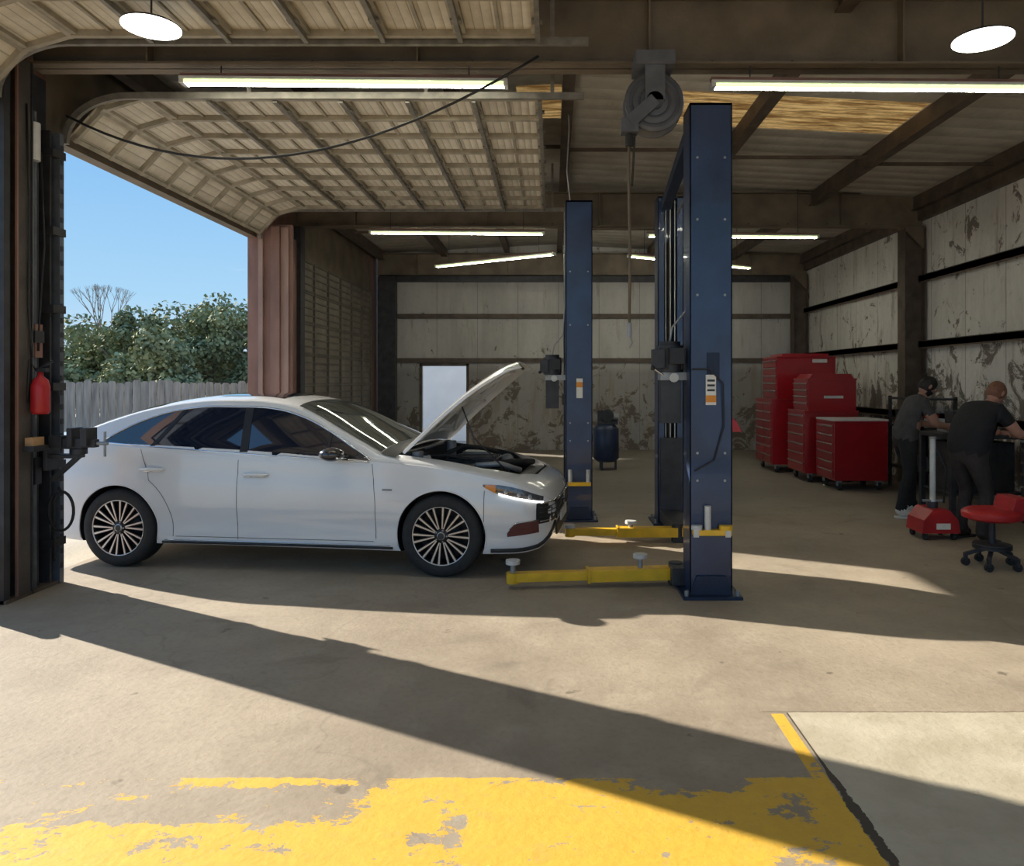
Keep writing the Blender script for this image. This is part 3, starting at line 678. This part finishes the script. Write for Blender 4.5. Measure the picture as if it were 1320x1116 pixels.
e.box(1.3,1.6,-.62,-.38,.64,.86,M_eng); e.lathe([(.001,.12),(.05,.12),(.06,.1),(.06,0)],(1.15,-.5,.82),(0,0,1),M_lgrey,16)
e.cyl((1.15,-.5,.93),(1.15,-.5,.96),.035,M_black); e.cyl((1.1,-.56,.80),(1.1,-.56,.98),.06,M_grey,16); e.cyl((1.1,.56,.80),(1.1,.56,.98),.06,M_grey,16)
e.tube([(1.7,-.3,.84),(1.85,-.2,.86),(1.9,.1,.83),(1.95,.4,.80)],.03,M_rubber,10); e.tube([(1.6,-.5,.86),(1.8,-.45,.87),(1.95,-.3,.80)],.025,M_grey,10)
e.box(1.93,2.07,-.52,.52,.64,.765,M_black); e.box(1.0,1.08,-.66,.66,.66,.98,M_black)
e.tube([(1.15,-.45,.93),(1.3,-.3,.92),(1.5,-.33,.89)],.015,M_rubber); e.sphere((1.75,.15,.83),.07,M_grey)
e.tube([(1.2,-.1,.9),(1.35,.1,.97),(1.5,.3,.93),(1.6,.45,.88)],.02,M_rubber,10); e.tube([(1.1,-.3,.98),(1.1,.3,.98)],.012,M_grey)
e.tube([(1.9,-.55,.80),(1.6,-.58,1.1),(1.50,-.58,1.36)],.006,M_dark)
e.done('engine_bay',car)
h=B(); NX=16;NY=20
def hood_pt(i,j,off=0):
    f=i/NX; x=1.0+f*1.13; wmax=.73-.10*f
    if f>.55: wmax-= .34*((f-.55)/.45)**2
    u=-1+2*j/NY; y=wmax*u
    z=ztop(x)-(.075)*abs(u)**2.4 - (.02 if f>.97 else 0)
    return Vector((x,y,z+off))
H0=Vector((.95,0,.99)); R=Matrix.Rotation(math.radians(-51),4,'Y')
def hp(i,j,off=0): return H0+(R@(hood_pt(i,j,off)-H0))
outer=[[hp(i,j,0) for j in range(NY+1)] for i in range(NX+1)]
inner=[[hp(i,j,-.022) for j in range(NY+1)] for i in range(NX+1)]
h.patch(outer,M_paint)
M_hin=mat('hood_inner_paint',(.74,.74,.73),.45,0,.05,5)
h.patch(inner,M_hin)
edge=[outer[0][j] for j in range(NY+1)]+[outer[i][NY] for i in range(NX+1)]+[outer[NX][j] for j in range(NY,-1,-1)]+[outer[i][0] for i in range(NX,-1,-1)]
edge2=[inner[0][j] for j in range(NY+1)]+[inner[i][NY] for i in range(NX+1)]+[inner[NX][j] for j in range(NY,-1,-1)]+[inner[i][0] for i in range(NX,-1,-1)]
h.patch([edge,edge2],M_paint,False)
for (a,c) in (((2,2),(14,5)),((2,18),(14,15)),((2,10),(14,10)),((14,3),(14,17)),((2,2),(2,18)),((8,2),(8,18)),((2,2),(8,10)),((2,18),(8,10)),((14,5),(8,10)),((14,15),(8,10))):
    pts=[]
    for k in range(9):
        fi=a[0]+(c[0]-a[0])*k/8; fj=a[1]+(c[1]-a[1])*k/8
        pts.append(H0+(R@(hood_pt(fi,fj,-.028)-H0)))
    h.tube(pts,.018,M_hin,8)
for (i0,i1,j0,j1) in((3,5,5,9),(3,5,11,15),(9,11,6,9),(9,11,11,14)):
    h.patch([[hp(i,j,-.026) for j in range(j0,j1+1)] for i in range(i0,i1+1)],M_grey)
h.cyl(hp(15.6,10,-.03),hp(15.6,10,-.09),.012,M_dark)
h.done('hood',car)
M_sp=mat('wheel_pocket',(.018,.018,.02),.4,.3)
def wheel(b,cx,sd):
    yo=sd*.775; o=(cx,yo,.332); ax=(0,sd,0)
    b.lathe([(.225,-.10),(.27,-.115),(.305,-.112),(.325,-.095),(.332,-.06),(.332,.06),(.325,.09),(.305,.107),(.27,.112),(.245,.106),(.232,.10),(.228,.09)],o,ax,M_rubber,56)
    b.lathe([(.236,.102),(.237,.104),(.233,.107),(.228,.102)],o,ax,M_alu,56)
    b.lathe([(.230,.102),(.222,.09),(.215,.06),(.205,-.05),(.205,-.09)],o,ax,M_sp,56)
    b.lathe([(.21,-.02),(.001,-.02)],o,ax,M_black,40)
    b.lathe([(.15,0.0),(.15,.012),(.001,.012)],o,ax,M_dark,32)
    O=Vector(o)
    for k in range(10):
        for q in(-.125,.125):
            a=2*pi*k/10+.1; a0=a+q*.6; a1=a+q*1.1
            p=O+Vector((math.cos(a0)*.05,sd*.085,math.sin(a0)*.05)); r=O+Vector((math.cos(a1)*.228,sd*.095,math.sin(a1)*.228))
            b.obox(p,r,.008,.010,M_alu,up=(0,1,0),w2=.015,h2=.010)
            b.obox(p-Vector((0,sd*.015,0)),r-Vector((0,sd*.015,0)),.018,.03,M_sp,up=(0,1,0),w2=.030,h2=.03)
    b.lathe([(.062,.06),(.058,.090),(.05,.094),(.001,.094)],o,ax,M_sp,24)
    b.lathe([(.034,.094),(.032,.102),(.001,.102)],o,ax,M_alu,20); b.lathe([(.026,.1025),(.001,.103)],o,ax,M_dark,20)
    for k in range(5):
        a=2*pi*k/5; p=O+Vector((math.cos(a)*.047,sd*.093,math.sin(a)*.047)); b.cyl(p,p+Vector((0,sd*.006,0)),.007,M_grey,8)
for i,(cx_,sd) in enumerate(((1.4,-1),(-1.4,-1),(1.4,1),(-1.4,1))):
    w=B(); wheel(w,cx_,sd); w.done('wheel_%d'%(i+1),car)

# ------------------------------------------------------------------ toolboxes etc.
def chest(b,x0,x1,y0,y1,z0,z1,rows,cols=1,body=M_red):
    b.box(x0,x1,y0,y1,z0,z1,body); b.box(x0-.01,x1+.01,y0-.01,y1+.01,z1-.02,z1+.01,body)
    cw=(y1-y0-.04)/cols; rh=(z1-z0-.08)/rows
    for c in range(cols):
        for r in range(rows):
            ya=y0+.02+c*cw+.006; yb=ya+cw-.012; za=z0+.03+r*rh+.005; zb=za+rh-.01
            b.box(x0-.018,x0,ya,yb,za,zb,body); b.box(x0-.034,x0-.018,ya+.01,yb-.01,zb-.028,zb-.006,M_chrome)
def casters(b,x0,x1,y0,y1,z0,r=.06):
    for x in(x0+.1,x1-.1):
        for y in(y0+.08,y1-.08): b.cyl((x-.02,y,r),(x+.02,y,r),r,M_rubber,16); b.box(x-.035,x+.035,y-.03,y+.03,r,z0,M_grey)
b=B(); chest(b,4.03,4.80,10.65,11.35,.14,.99,6); casters(b,4.03,4.80,10.65,11.35,.14); b.box(4.02,4.81,10.64,11.36,.99,1.02,M_lgrey)
b.done('tool_cabinet',bevel=.006)
b=B(); chest(b,3.90,4.72,11.5,12.3,.14,1.1,6); casters(b,3.90,4.72,11.5,12.3,.14); chest(b,3.96,4.70,11.52,12.2,1.11,1.60,4); 
b.prism([(3.98,1.61),(4.68,1.61),(4.62,1.68),(4.04,1.68)],'y',11.55,12.15,M_red); b.box(4.2,4.5,11.515,11.52,1.3,1.34,M_lgrey); b.done('tool_cabinet',bevel=.006)
b=B(); chest(b,3.75,4.9,12.7,13.7,.14,1.25,7,2); casters(b,3.75,4.9,12.7,13.7,.14); chest(b,3.85,4.85,12.75,13.6,1.26,1.98,5)
b.box(3.95,4.75,12.80,13.5,1.98,2.04,M_red); b.box(4.45,4.7,12.73,12.75,1.88,1.94,M_lgrey)
b.done('tool_cabinet',bevel=.006)
b=B(); x,y=3.83,7.5
b.prism([(x-.19,.07),(x+.19,.07),(x+.17,.2),(x+.08,.30),(x-.08,.30),(x-.17,.2)],'y',y-.17,y+.17,M_red2)
b.box(x-.05,x+.09,y-.175,y-.17,.11,.17,M_label); b.cyl((x,y,.30),(x,y,.36),.05,M_dark); b.cyl((x,y,.30),(x,y,.99),.028,M_lgrey); b.cyl((x,y,.99),(x,y,1.01),.035,M_grey)
b.box(x-.1,x+.1,y-.015,y+.015,.36,.38,M_grey); b.tube([(x+.03,y,.9),(x+.12,y-.02,.7),(x+.1,y-.02,.35)],.01,M_black)
for dx in(-.14,.14):
    for dy in(-.13,.13): b.cyl((x+dx-.015,y+dy,.035),(x+dx+.015,y+dy,.035),.035,M_rubber,12); b.box(x+dx-.01,x+dx+.01,y+dy-.02,y+dy+.02,.035,.09,M_grey)
b.done('oil_drain_stand',bevel=.006)
b=B(); x,y=3.72,6.3
b.lathe([(.001,.50),(.12,.505),(.20,.49),(.235,.465),(.23,.42),(.18,.40),(.001,.40)],(x,y,0),(0,0,1),M_red2,32)
b.prism([(x+.08,.47),(x+.20,.47),(x+.24,.60),(x+.12,.60)],'y',y-.14,y+.14,M_red2)
b.cyl((x,y,.19),(x,y,.42),.025,M_dark); b.lathe([(.13,.16),(.15,.18),(.15,.2),(.001,.2)],(x,y,0),(0,0,1),M_dark,24); b.cyl((x,y,.16),(x,y,.19),.15,M_dark,24)
for k in range(5):
    a=2*pi*k/5+.3; p=Vector((x+.2*math.cos(a),y+.2*math.sin(a),.10)); b.obox((x,y,.17),p,.035,.03,M_dark)
    b.cyl((p.x,p.y-.014,.035),(p.x,p.y+.014,.035),.035,M_rubber,14); b.box(p.x-.012,p.x+.012,p.y-.02,p.y+.02,.04,.11,M_dark)
b.done('rolling_stool',bevel=.004)
b=B(); chest(b,4.80,5.3,7.0,7.62,.12,.94,6,1,M_dark); casters(b,4.80,5.3,7.0,7.62,.12); b.box(4.79,5.31,6.99,7.63,.94,.965,M_grey)
b.box(4.9,5.05,7.1,7.25,.965,1.0,M_red2); b.cyl((5.15,7.3,.965),(5.15,7.3,1.12),.035,M_lgrey)
b.done('tool_cart',bevel=.004)
b=B(); b.box(4.58,5.5,8.55,9.35,.90,.95,M_dark)
for x in(4.62,5.46):
    for y in(8.6,9.3): b.box(x-.03,x+.03,y-.03,y+.03,0,.9,M_dark)
b.box(4.62,5.46,8.6,9.3,.25,.28,M_dark); b.box(4.75,4.95,9.0,9.2,.95,1.05,M_grey); b.cyl((5.15,8.9,.95),(5.15,8.9,1.15),.06,M_dark); b.box(4.9,5.2,9.1,9.3,.95,1.2,M_dark)
b.box(4.66,5.4,8.7,9.2,.28,.85,M_dark)
b.done('workbench',bevel=.004)
b=B()
for z in(.3,.9,1.3): b.box(5.05,5.55,10.2,11.2,z,z+.03,M_dark)
for x in(5.07,5.53):
    for y in(10.22,11.18): b.box(x-.02,x+.02,y-.02,y+.02,0,1.35,M_dark)
for k in range(6): b.box(5.12,5.4,10.25+k*.15,10.36+k*.15,.93,1.05+.05*(k%3),[M_lgrey,M_red2,M_dark][k%3]); b.cyl((5.3,10.3+k*.15,.33),(5.3,10.3+k*.15,.5),.05,M_dark)
b.done('parts_shelf')
b=B(); x,y=.95,13.2
M_cb=mat('compressor_blue',(.02,.035,.08),.4,.1,.2,5)
b.lathe([(.001,.12),(.15,.14),(.23,.2),(.23,.72),(.15,.8),(.001,.82)],(x,y,0),(0,0,1),M_cb,28)
for k in range(3): a=k*2.1; b.box(x+.17*math.cos(a)-.02,x+.17*math.cos(a)+.02,y+.17*math.sin(a)-.02,y+.17*math.sin(a)+.02,0,.22,M_dark)
b.box(x-.15,x+.2,y-.12,y+.12,.8,.86,M_dark); b.cyl((x-.08,y,.86),(x-.08,y,1.05),.07,M_dark); b.cyl((x+.02,y-.14,.96),(x+.02,y-.12,.96),.11,M_dark); b.cyl((x+.1,y,.93),(x+.22,y,.93),.07,M_grey)
b.done('air_compressor')

# ------------------------------------------------------------------ people
def skinmesh(name,verts,edges,radii,root,levels=2):
    me=bpy.data.meshes.new(name); me.from_pydata([tuple(v) for v in verts],edges,[])
    o=bpy.data.objects.new(name,me); COL.objects.link(o)
    md=o.modifiers.new('skin','SKIN'); md.use_smooth_shade=True
    if not me.skin_vertices: 
        bpy.context.view_layer.objects.active=o; bpy.ops.mesh.customdata_skin_add()
    sv=me.skin_vertices[0].data
    for i,r in enumerate(radii): sv[i].radius=(r,r) if not isinstance(r,tuple) else r; sv[i].use_root=(i==root)
    ss=o.modifiers.new('sub','SUBSURF'); ss.levels=levels; ss.render_levels=levels
    bpy.context.view_layer.update(); dg=bpy.context.evaluated_depsgraph_get()
    m2=bpy.data.meshes.new_from_object(o.evaluated_get(dg)); bpy.data.objects.remove(o); m2.name=name
    for p in m2.polygons: p.use_smooth=True
    return m2
def segd(p,a,b_):
    ab=b_-a; t=max(0,min(1,(p-a).dot(ab)/max(1e-9,ab.dot(ab)))); return (p-(a+ab*t)).length
def hand(name,par,wrist,fdir,palmn,m):
    f=Vector(fdir).normalized(); nrm=Vector(palmn); nrm=(nrm-f*nrm.dot(f)).normalized(); s=f.cross(nrm)
    W=Vector(wrist); V=[W-f*.01,W+f*.045,W+f*.075];E=[(0,1),(1,2)];Rr=[.026,(.030),(.028)]
    for k,(off,L) in enumerate(((-.030,.070),(-.010,.080),(.010,.075),(.030,.058))):
        base=W+f*.078+s*off; i=len(V)
        V+= [base,base+f*L*.45+nrm*.008,base+f*L*.75+nrm*.026,base+f*L*.88+nrm*.045]; Rr+=[.0105,.0095,.0085,.007]
        E+= [(2,i),(i,i+1),(i+1,i+2),(i+2,i+3)]
    i=len(V); V+= [W+f*.03-s*.035,W+f*.06-s*.052+nrm*.012,W+f*.085-s*.05+nrm*.028]; Rr+=[.014,.011,.009]; E+= [(1,i),(i,i+1),(i+1,i+2)]
    me=skinmesh(name,V,E,Rr,1,1); me.materials.clear(); me.materials.append(m)
    o=bpy.data.objects.new(name,me); COL.objects.link(o); o.parent=par
def head(par,pos,yaw,pitch,skin,hairm,bald=False,beard=None):
    bm=bmesh.new(); bmesh.ops.create_uvsphere(bm,u_segments=40,v_segments=28,radius=1)
    def shape(v):
        x,y,z=v
        jaw=max(0,-z)
        X=x*.098*(1-.10*jaw); Y=y*.076*(1-.28*jaw**1.5); Z=z*.118
        if x>0:
            X+= .008*jaw
            X+= .024*math.exp(-((y/.16)**2))*math.exp(-(((z+.12)/.16)**2))
            X-= .010*math.exp(-(((abs(y)-.36)/.16)**2))*math.exp(-(((z-.05)/.10)**2))
            X+= .005*math.exp(-(((z-.2)/.08)**2))*math.exp(-((y/.5)**2))
            X+= .006*math.exp(-((y/.28)**2))*math.exp(-(((z+.42)/.05)**2))+.005*math.exp(-((y/.25)**2))*math.exp(-(((z+.53)/.05)**2))
            X+= .010*math.exp(-((y/.25)**2))*math.exp(-(((z+.80)/.12)**2))
        return Vector((X,Y,Z))
    for v in bm.verts: v.co=shape(v.co.copy())
    me=bpy.data.meshes.new('head'); bm.to_mesh(me); bm.free(); me.materials.append(skin)
    me.materials.append(beard or skin)
    for p in me.polygons:
        p.use_smooth=True; c=p.center
        if beard and c.x>.0 and c.z<-.035 and not(c.z>-.06 and abs(c.y)<.025 and c.x>.09): p.material_index=1
    o=bpy.data.objects.new('head',me); COL.objects.link(o); o.parent=par; o.location=pos; o.rotation_euler=Euler((0,pitch,yaw)); 
    b=B()
    for sd in(-1,1):
        b.sphere((-.005,sd*.078,-.005),.03,skin,12,(.62,.3,1.05)); b.sphere((-.0,sd*.084,-.005),.014,skin,8,(.6,.3,1.1))
        b.sphere((.082,sd*.029,.008),.0125,M_label,12); b.sphere((.091,sd*.029,.008),.006,M_black,8)
        b.obox((.092,sd*.015,.030),(.086,sd*.045,.030),.006,.005,hairm)
    b.obox((.097,-.02,-.055),(.097,.02,-.055),.004,.004,mat('lips',(.35,.12,.10),.5))
    n=28;K=12
    rows=[]
    for i in range(K+1):
        t=(i/K)*1.0
        row=[]
        for j in range(n+1):
            a=2*pi*j/n; front=max(0,math.cos(a)); lim=pi*.5+(.55 if not bald else .35)*(1-front)-.62*front**1.5
            th=t*lim; dd=(math.sin(th)*math.cos(a),math.sin(th)*math.sin(a),math.cos(th))
            p=shape(dd); r=1.07+.012*math.sin(9*a+5*t)+(.02 if i<K else -.04); row.append(p*r)
        rows.append(row)
    b.patch(rows,hairm)
    c=b.done('head_features',par,fix=False); c.location=pos; c.rotation_euler=Euler((0,pitch,yaw))
def person(name,loc,yaw,J,skin,shirt,pants,shoes,hairm,bald=False,beard=None,headyaw=0,pitch=.35,sleeve=.5,scale=1,bulk=1):
    par=empty(name,loc,yaw); par.scale=(scale,scale,scale)
    V=[];R=[];E=[];idx={}
    def av(n,p,r): idx[n]=len(V); V.append(Vector(p)); R.append(r)
    def ed(a,c): E.append((idx[a],idx[c]))
    av('pelvis',J['pelvis'],(.155*bulk,.125*bulk)); av('spine',J['spine'],(.155*bulk,.125*bulk)); av('chest',J['chest'],(.175*bulk,.14*bulk)); av('neck',J['neck'],.066); av('hb',J['hb'],.056)
    ed('pelvis','spine');ed('spine','chest');ed('chest','neck');ed('neck','hb')
    for s in('l','r'):
        q=1 if s=='l' else -1
        def mr(k):
            p=J[k+'_'+s] if k+'_'+s in J else J[k]
            return (p[0],abs(p[1])*q if k+'_'+s not in J else p[1],p[2])
        for n_,r_ in(('shoulder',.082),('elbow',.050),('wrist',.033),('hip',.105),('knee',.07),('ankle',.052),('heel',.045),('toe',.040)): av(n_+s,mr(n_),r_)
        ua=V[idx['shoulder'+s]].lerp(V[idx['elbow'+s]],sleeve); av('ua'+s,ua,.064)
        th=V[idx['hip'+s]].lerp(V[idx['knee'+s]],.35); av('th'+s,th,.098)
        cf=V[idx['knee'+s]].lerp(V[idx['ankle'+s]],.3)+Vector((-.012,0,0)); av('cf'+s,cf,.07)
        ed('chest','shoulder'+s);ed('shoulder'+s,'ua'+s);ed('ua'+s,'elbow'+s);ed('elbow'+s,'wrist'+s)
        ed('pelvis','hip'+s);ed('hip'+s,'th'+s);ed('th'+s,'knee'+s);ed('knee'+s,'cf'+s);ed('cf'+s,'ankle'+s);ed('ankle'+s,'toe'+s);ed('ankle'+s,'heel'+s)
    me=skinmesh('body',V,E,R,0,2); me.materials.clear()
    for m_ in(skin,shirt,pants,shoes): me.materials.append(m_)
    lab={}
    for (a,c) in E:
        nc=[k for k,v in idx.items() if v==c][0]
        if nc=='hb': l=0
        elif nc.startswith(('hip','th','knee','cf')): l=2
        elif nc.startswith('ankle'): l=2
        elif nc.startswith(('toe','heel')): l=3
        elif nc.startswith('elbow') or nc.startswith('wrist'): l=0
        else: l=1
        lab[(a,c)]=l
    pz=J['pelvis'][2]
    for p in me.polygons:
        c=Vector(p.center); best=min(E,key=lambda e_: segd(c,V[e_[0]],V[e_[1]])); l=lab[best]
        if l==1 and c.z<pz-.03: l=2
        if l==2 and c.z<.10: l=3
        if l==2 and c.z>pz-.03: l=1
        p.material_index=l
    o=bpy.data.objects.new('body',me); COL.objects.link(o); o.parent=par
    hbv=V[idx['hb']]
    head(par,hbv+Vector((.035,0,.075)),headyaw,pitch,skin,hairm,bald,beard)
    for s in('l','r'):
        w=V[idx['wrist'+s]]; el=V[idx['elbow'+s]]; hand('hand_'+s,par,w,(w-el).normalized()+Vector((.15,0,-.05)),(0,0,-1),skin)
    b=B()
    for s in('l','r'):
        t=V[idx['toe'+s]];hl=V[idx['heel'+s]]
        b.obox((hl.x-.02,hl.y,.012),(t.x+.045,t.y,.012),.085,.024,mat('shoe_sole',(.75,.75,.73),.6) if shoes.name=='white_shoe' else M_black,w2=.075)
    b.done('shoe_soles',par,bevel=.006)
    return par
skinA=mat('skin_tan',(.38,.21,.15),.55,0,.08,20); skinB=mat('skin_ruddy',(.48,.25,.18),.55,0,.08,20)
shA=mat('charcoal_shirt',(.055,.052,.055),.85,0,.2,14,.3); shB=mat('black_tshirt',(.012,.012,.015),.85,0,.2,14,.3)
pnA=mat('black_trousers',(.012,.012,.014),.85,0,.2,14,.3); pnB=mat('dark_trousers',(.035,.028,.028),.85,0,.2,14,.3)
shoeW=mat('white_shoe',(.7,.7,.68),.5); shoeB=mat('dark_boot',(.04,.03,.025),.6)
hrA=mat('black_hair',(.012,.01,.01),.6,0,.3,60,.4); hrB=mat('auburn_hair',(.20,.085,.05),.6,0,.3,60,.4)
J1=dict(pelvis=(-.06,0,.93),spine=(-.03,0,1.05),chest=(.05,0,1.22),neck=(.15,0,1.385),hb=(.19,0,1.43),shoulder=(.09,.185,1.31),elbow=(.20,.235,1.08),wrist=(.42,.15,1.04),
  hip=(-.05,.10,.87),knee=(.04,.12,.49),ankle=(-.02,.13,.085),heel=(-.06,.13,.045),toe=(.12,.15,.045))
J1['ankle_l']=(.10,.13,.085);J1['heel_l']=(.06,.13,.045);J1['toe_l']=(.24,.15,.045);J1['knee_l']=(.10,.12,.49)
J1['ankle_r']=(-.16,-.13,.085);J1['heel_r']=(-.20,-.13,.045);J1['toe_r']=(-.02,-.15,.045);J1['knee_r']=(-.05,-.12,.49)
person('mechanic',(4.14,8.66,0),.02,J1,skinA,shA,pnA,shoeW,hrA,beard=hrA,pitch=.55,bulk=1.08)
J2=dict(pelvis=(-.20,0,.89),spine=(-.17,0,1.00),chest=(-.05,0,1.18),neck=(.09,0,1.335),hb=(.14,0,1.375),shoulder=(.00,.20,1.28),elbow=(.18,.26,1.05),wrist=(.42,.18,1.04),
  hip=(-.19,.10,.84),knee=(-.06,.12,.48),ankle=(-.14,.13,.085),heel=(-.18,.13,.045),toe=(.00,.15,.045))
person('mechanic',(4.27,7.40,0),.28,J2,skinB,shB,pnB,shoeB,hrB,pitch=.50,headyaw=.1,bulk=1.28)

# ------------------------------------------------------------------ outside
b=B(); yF=13.75; x=-16.0
while x<-4.25:
    w=.135; t=1.56+random.uniform(-.03,.03); dy=random.uniform(-.008,.008)
    b.prism([(x,-.13),(x+w,-.13),(x+w,t-.03),(x+w-.03,t),(x+.03,t),(x,t-.03)],'y',yF+dy,yF+dy+.018,M_wood); x+=.15
for z in(.3,1.3): b.box(-16,-4.25,yF+.03,yF+.07,z,z+.08,M_wood)
for x in range(-16,-4,2): b.box(x,x+.09,yF+.07,yF+.16,-.13,1.5,M_wood)
b.done('wooden_fence')
def tree(x,y,h,w,seed,dens=9000):
    rnd=random.Random(seed); rg=np.random.default_rng(seed); b=B()
    b.tube([(x,y,-.14),(x+.1,y,h*.3),(x-.1,y,h*.6)],[.22,.18,.1],M_bark,10)
    blobs=[]
    for k in range(22):
        a=rnd.uniform(0,2*pi); r=rnd.uniform(0,w*.45); z=rnd.uniform(h*.2,h*.85)
        br=rnd.uniform(.45,1.0)*w*.2; blobs.append((x+r*math.cos(a),y+r*math.sin(a),min(z,h-br),br))
        b.tube([(x,y,h*.3),(x+r*.5*math.cos(a),y+r*.5*math.sin(a),z*.8),(blobs[-1][0],blobs[-1][1],blobs[-1][2])],[.07,.04,.02],M_bark,5)
    n=dens//22
    k1=b.m(M_leaf);k2=b.m(M_leaf2)
    for (bx,by,bz,br) in blobs:
        D=rg.normal(size=(n,3)); D/=np.linalg.norm(D,axis=1)[:,None]
        P=np.array([bx,by,bz])+D*br*(rg.random((n,1))**.4)
        U=rg.normal(size=(n,3)); U/=np.linalg.norm(U,axis=1)[:,None]
        Vv=np.cross(U,D); Vv/=(np.linalg.norm(Vv,axis=1)[:,None]+1e-6); s=rg.uniform(.045,.10,(n,1))
        Q=np.stack([P-U*s-Vv*s*.6,P+U*s-Vv*s*.6,P+U*s+Vv*s*.6,P-U*s+Vv*s*.6],axis=1).reshape(-1,3)
        o=len(b.v); b.v+= [tuple(q) for q in Q.tolist()]
        b.f+= [(o+4*i,o+4*i+1,o+4*i+2,o+4*i+3) for i in range(n)]
        b.mi+= [k1 if q<.5 else k2 for q in rg.random(n)]; b.sm+=[False]*n
    b.done('oak_tree',fix=False)
for i,(x,y,h,w) in enumerate([(-24.5,33,3.9,5.0),(-21.0,34,4.2,5),(-18.3,32,4.9,5),(-15.2,33,5.5,5.2),(-11.9,32,5.4,5.2),(-9.0,34,5.4,5),(-28,36,4.4,6),(-17,39,5.4,5.5),(-13.3,39,6.2,5.5),(-20,28,3.4,4.2),(-14.8,27.8,3.6,4.2),(-24,29,3.2,3.5)]):
    tree(x,y,h,w,i+3)
b=B(); rnd=random.Random(5)
def br(p,d,L,r,lv):
    q=p+d*L; b.tube([p,p.lerp(q,.5)+Vector((rnd.uniform(-.05,.05),0,0)),q],[r,r*.8,r*.6],M_bark,5)
    if lv:
        for k in range(3): br(q,(d+Vector((rnd.uniform(-.55,.55),rnd.uniform(-.4,.4),rnd.uniform(0,.5)))).normalized(),L*.66,r*.55,lv-1)
br(Vector((-27.2,45,-.14)),Vector((0,0,1)),2.8,.12,5); b.done('bare_tree',fix=False)
b=B(); b.box(-7,2,21,21.3,-.13,3.2,M_white); b.done('neighboring_building')

# ------------------------------------------------------------------ light / sky
el=math.radians(23.7); dirv=Vector((.877*math.cos(el),-.48*math.cos(el),-math.sin(el))).normalized()
L=bpy.data.lights.new('sun','SUN'); L.energy=9; L.angle=math.radians(.55); L.color=(1,.92,.80)
so=bpy.data.objects.new('sun',L); COL.objects.link(so); so.rotation_euler=dirv.to_track_quat('-Z','Y').to_euler(); so.location=(-20,15,12)
w=bpy.data.worlds.new('sky'); scene.world=w; w.use_nodes=True; nt=w.node_tree
bg=nt.nodes['Background']; tc=nt.nodes.new('ShaderNodeTexCoord'); sx=nt.nodes.new('ShaderNodeSeparateXYZ'); nt.links.new(tc.outputs['Generated'],sx.inputs[0])
rp=nt.nodes.new('ShaderNodeValToRGB'); cr=rp.color_ramp
cr.elements[0].position=0; cr.elements[0].color=(.58,.70,.80,1); cr.elements[1].position=1; cr.elements[1].color=(.16,.32,.62,1)
e1=cr.elements.new(.10); e1.color=(.36,.60,.82,1); e2=cr.elements.new(.33); e2.color=(.17,.42,.78,1)
nt.links.new(sx.outputs[2],rp.inputs[0])
nz=nt.nodes.new('ShaderNodeTexNoise'); mp=nt.nodes.new('ShaderNodeMapping'); mp.inputs['Scale'].default_value=(3,3,22); nz.inputs['Scale'].default_value=1.6; nz.inputs['Detail'].default_value=6
nt.links.new(tc.outputs['Generated'],mp.inputs[0]); nt.links.new(mp.outputs[0],nz.inputs['Vector'])
mr=nt.nodes.new('ShaderNodeMapRange'); mr.interpolation_type='SMOOTHSTEP'; mr.inputs[1].default_value=.66; mr.inputs[2].default_value=.78; mr.inputs[4].default_value=.5
nt.links.new(nz.outputs['Fac'],mr.inputs[0]); mx=nt.nodes.new('ShaderNodeMix'); mx.data_type='RGBA'; mx.inputs[7].default_value=(.85,.9,.95,1)
nt.links.new(mr.outputs[0],mx.inputs[0]); nt.links.new(rp.outputs[0],mx.inputs[6]); nt.links.new(mx.outputs[2],bg.inputs['Color']); bg.inputs['Strength'].default_value=.92
# ------------------------------------------------------------------ camera
cam=bpy.data.cameras.new('camera'); co=bpy.data.objects.new('camera',cam); COL.objects.link(co)
co.location=(0,0,1.58); co.rotation_euler=(pi/2,0,0); cam.sensor_fit='HORIZONTAL'; cam.sensor_width=36; cam.lens=960/1320*36
cam.shift_x=-52/1320; cam.shift_y=-68/1320; cam.clip_start=.05; cam.clip_end=400
scene.camera=co
scene.view_settings.view_transform='Standard'; scene.view_settings.exposure=.32
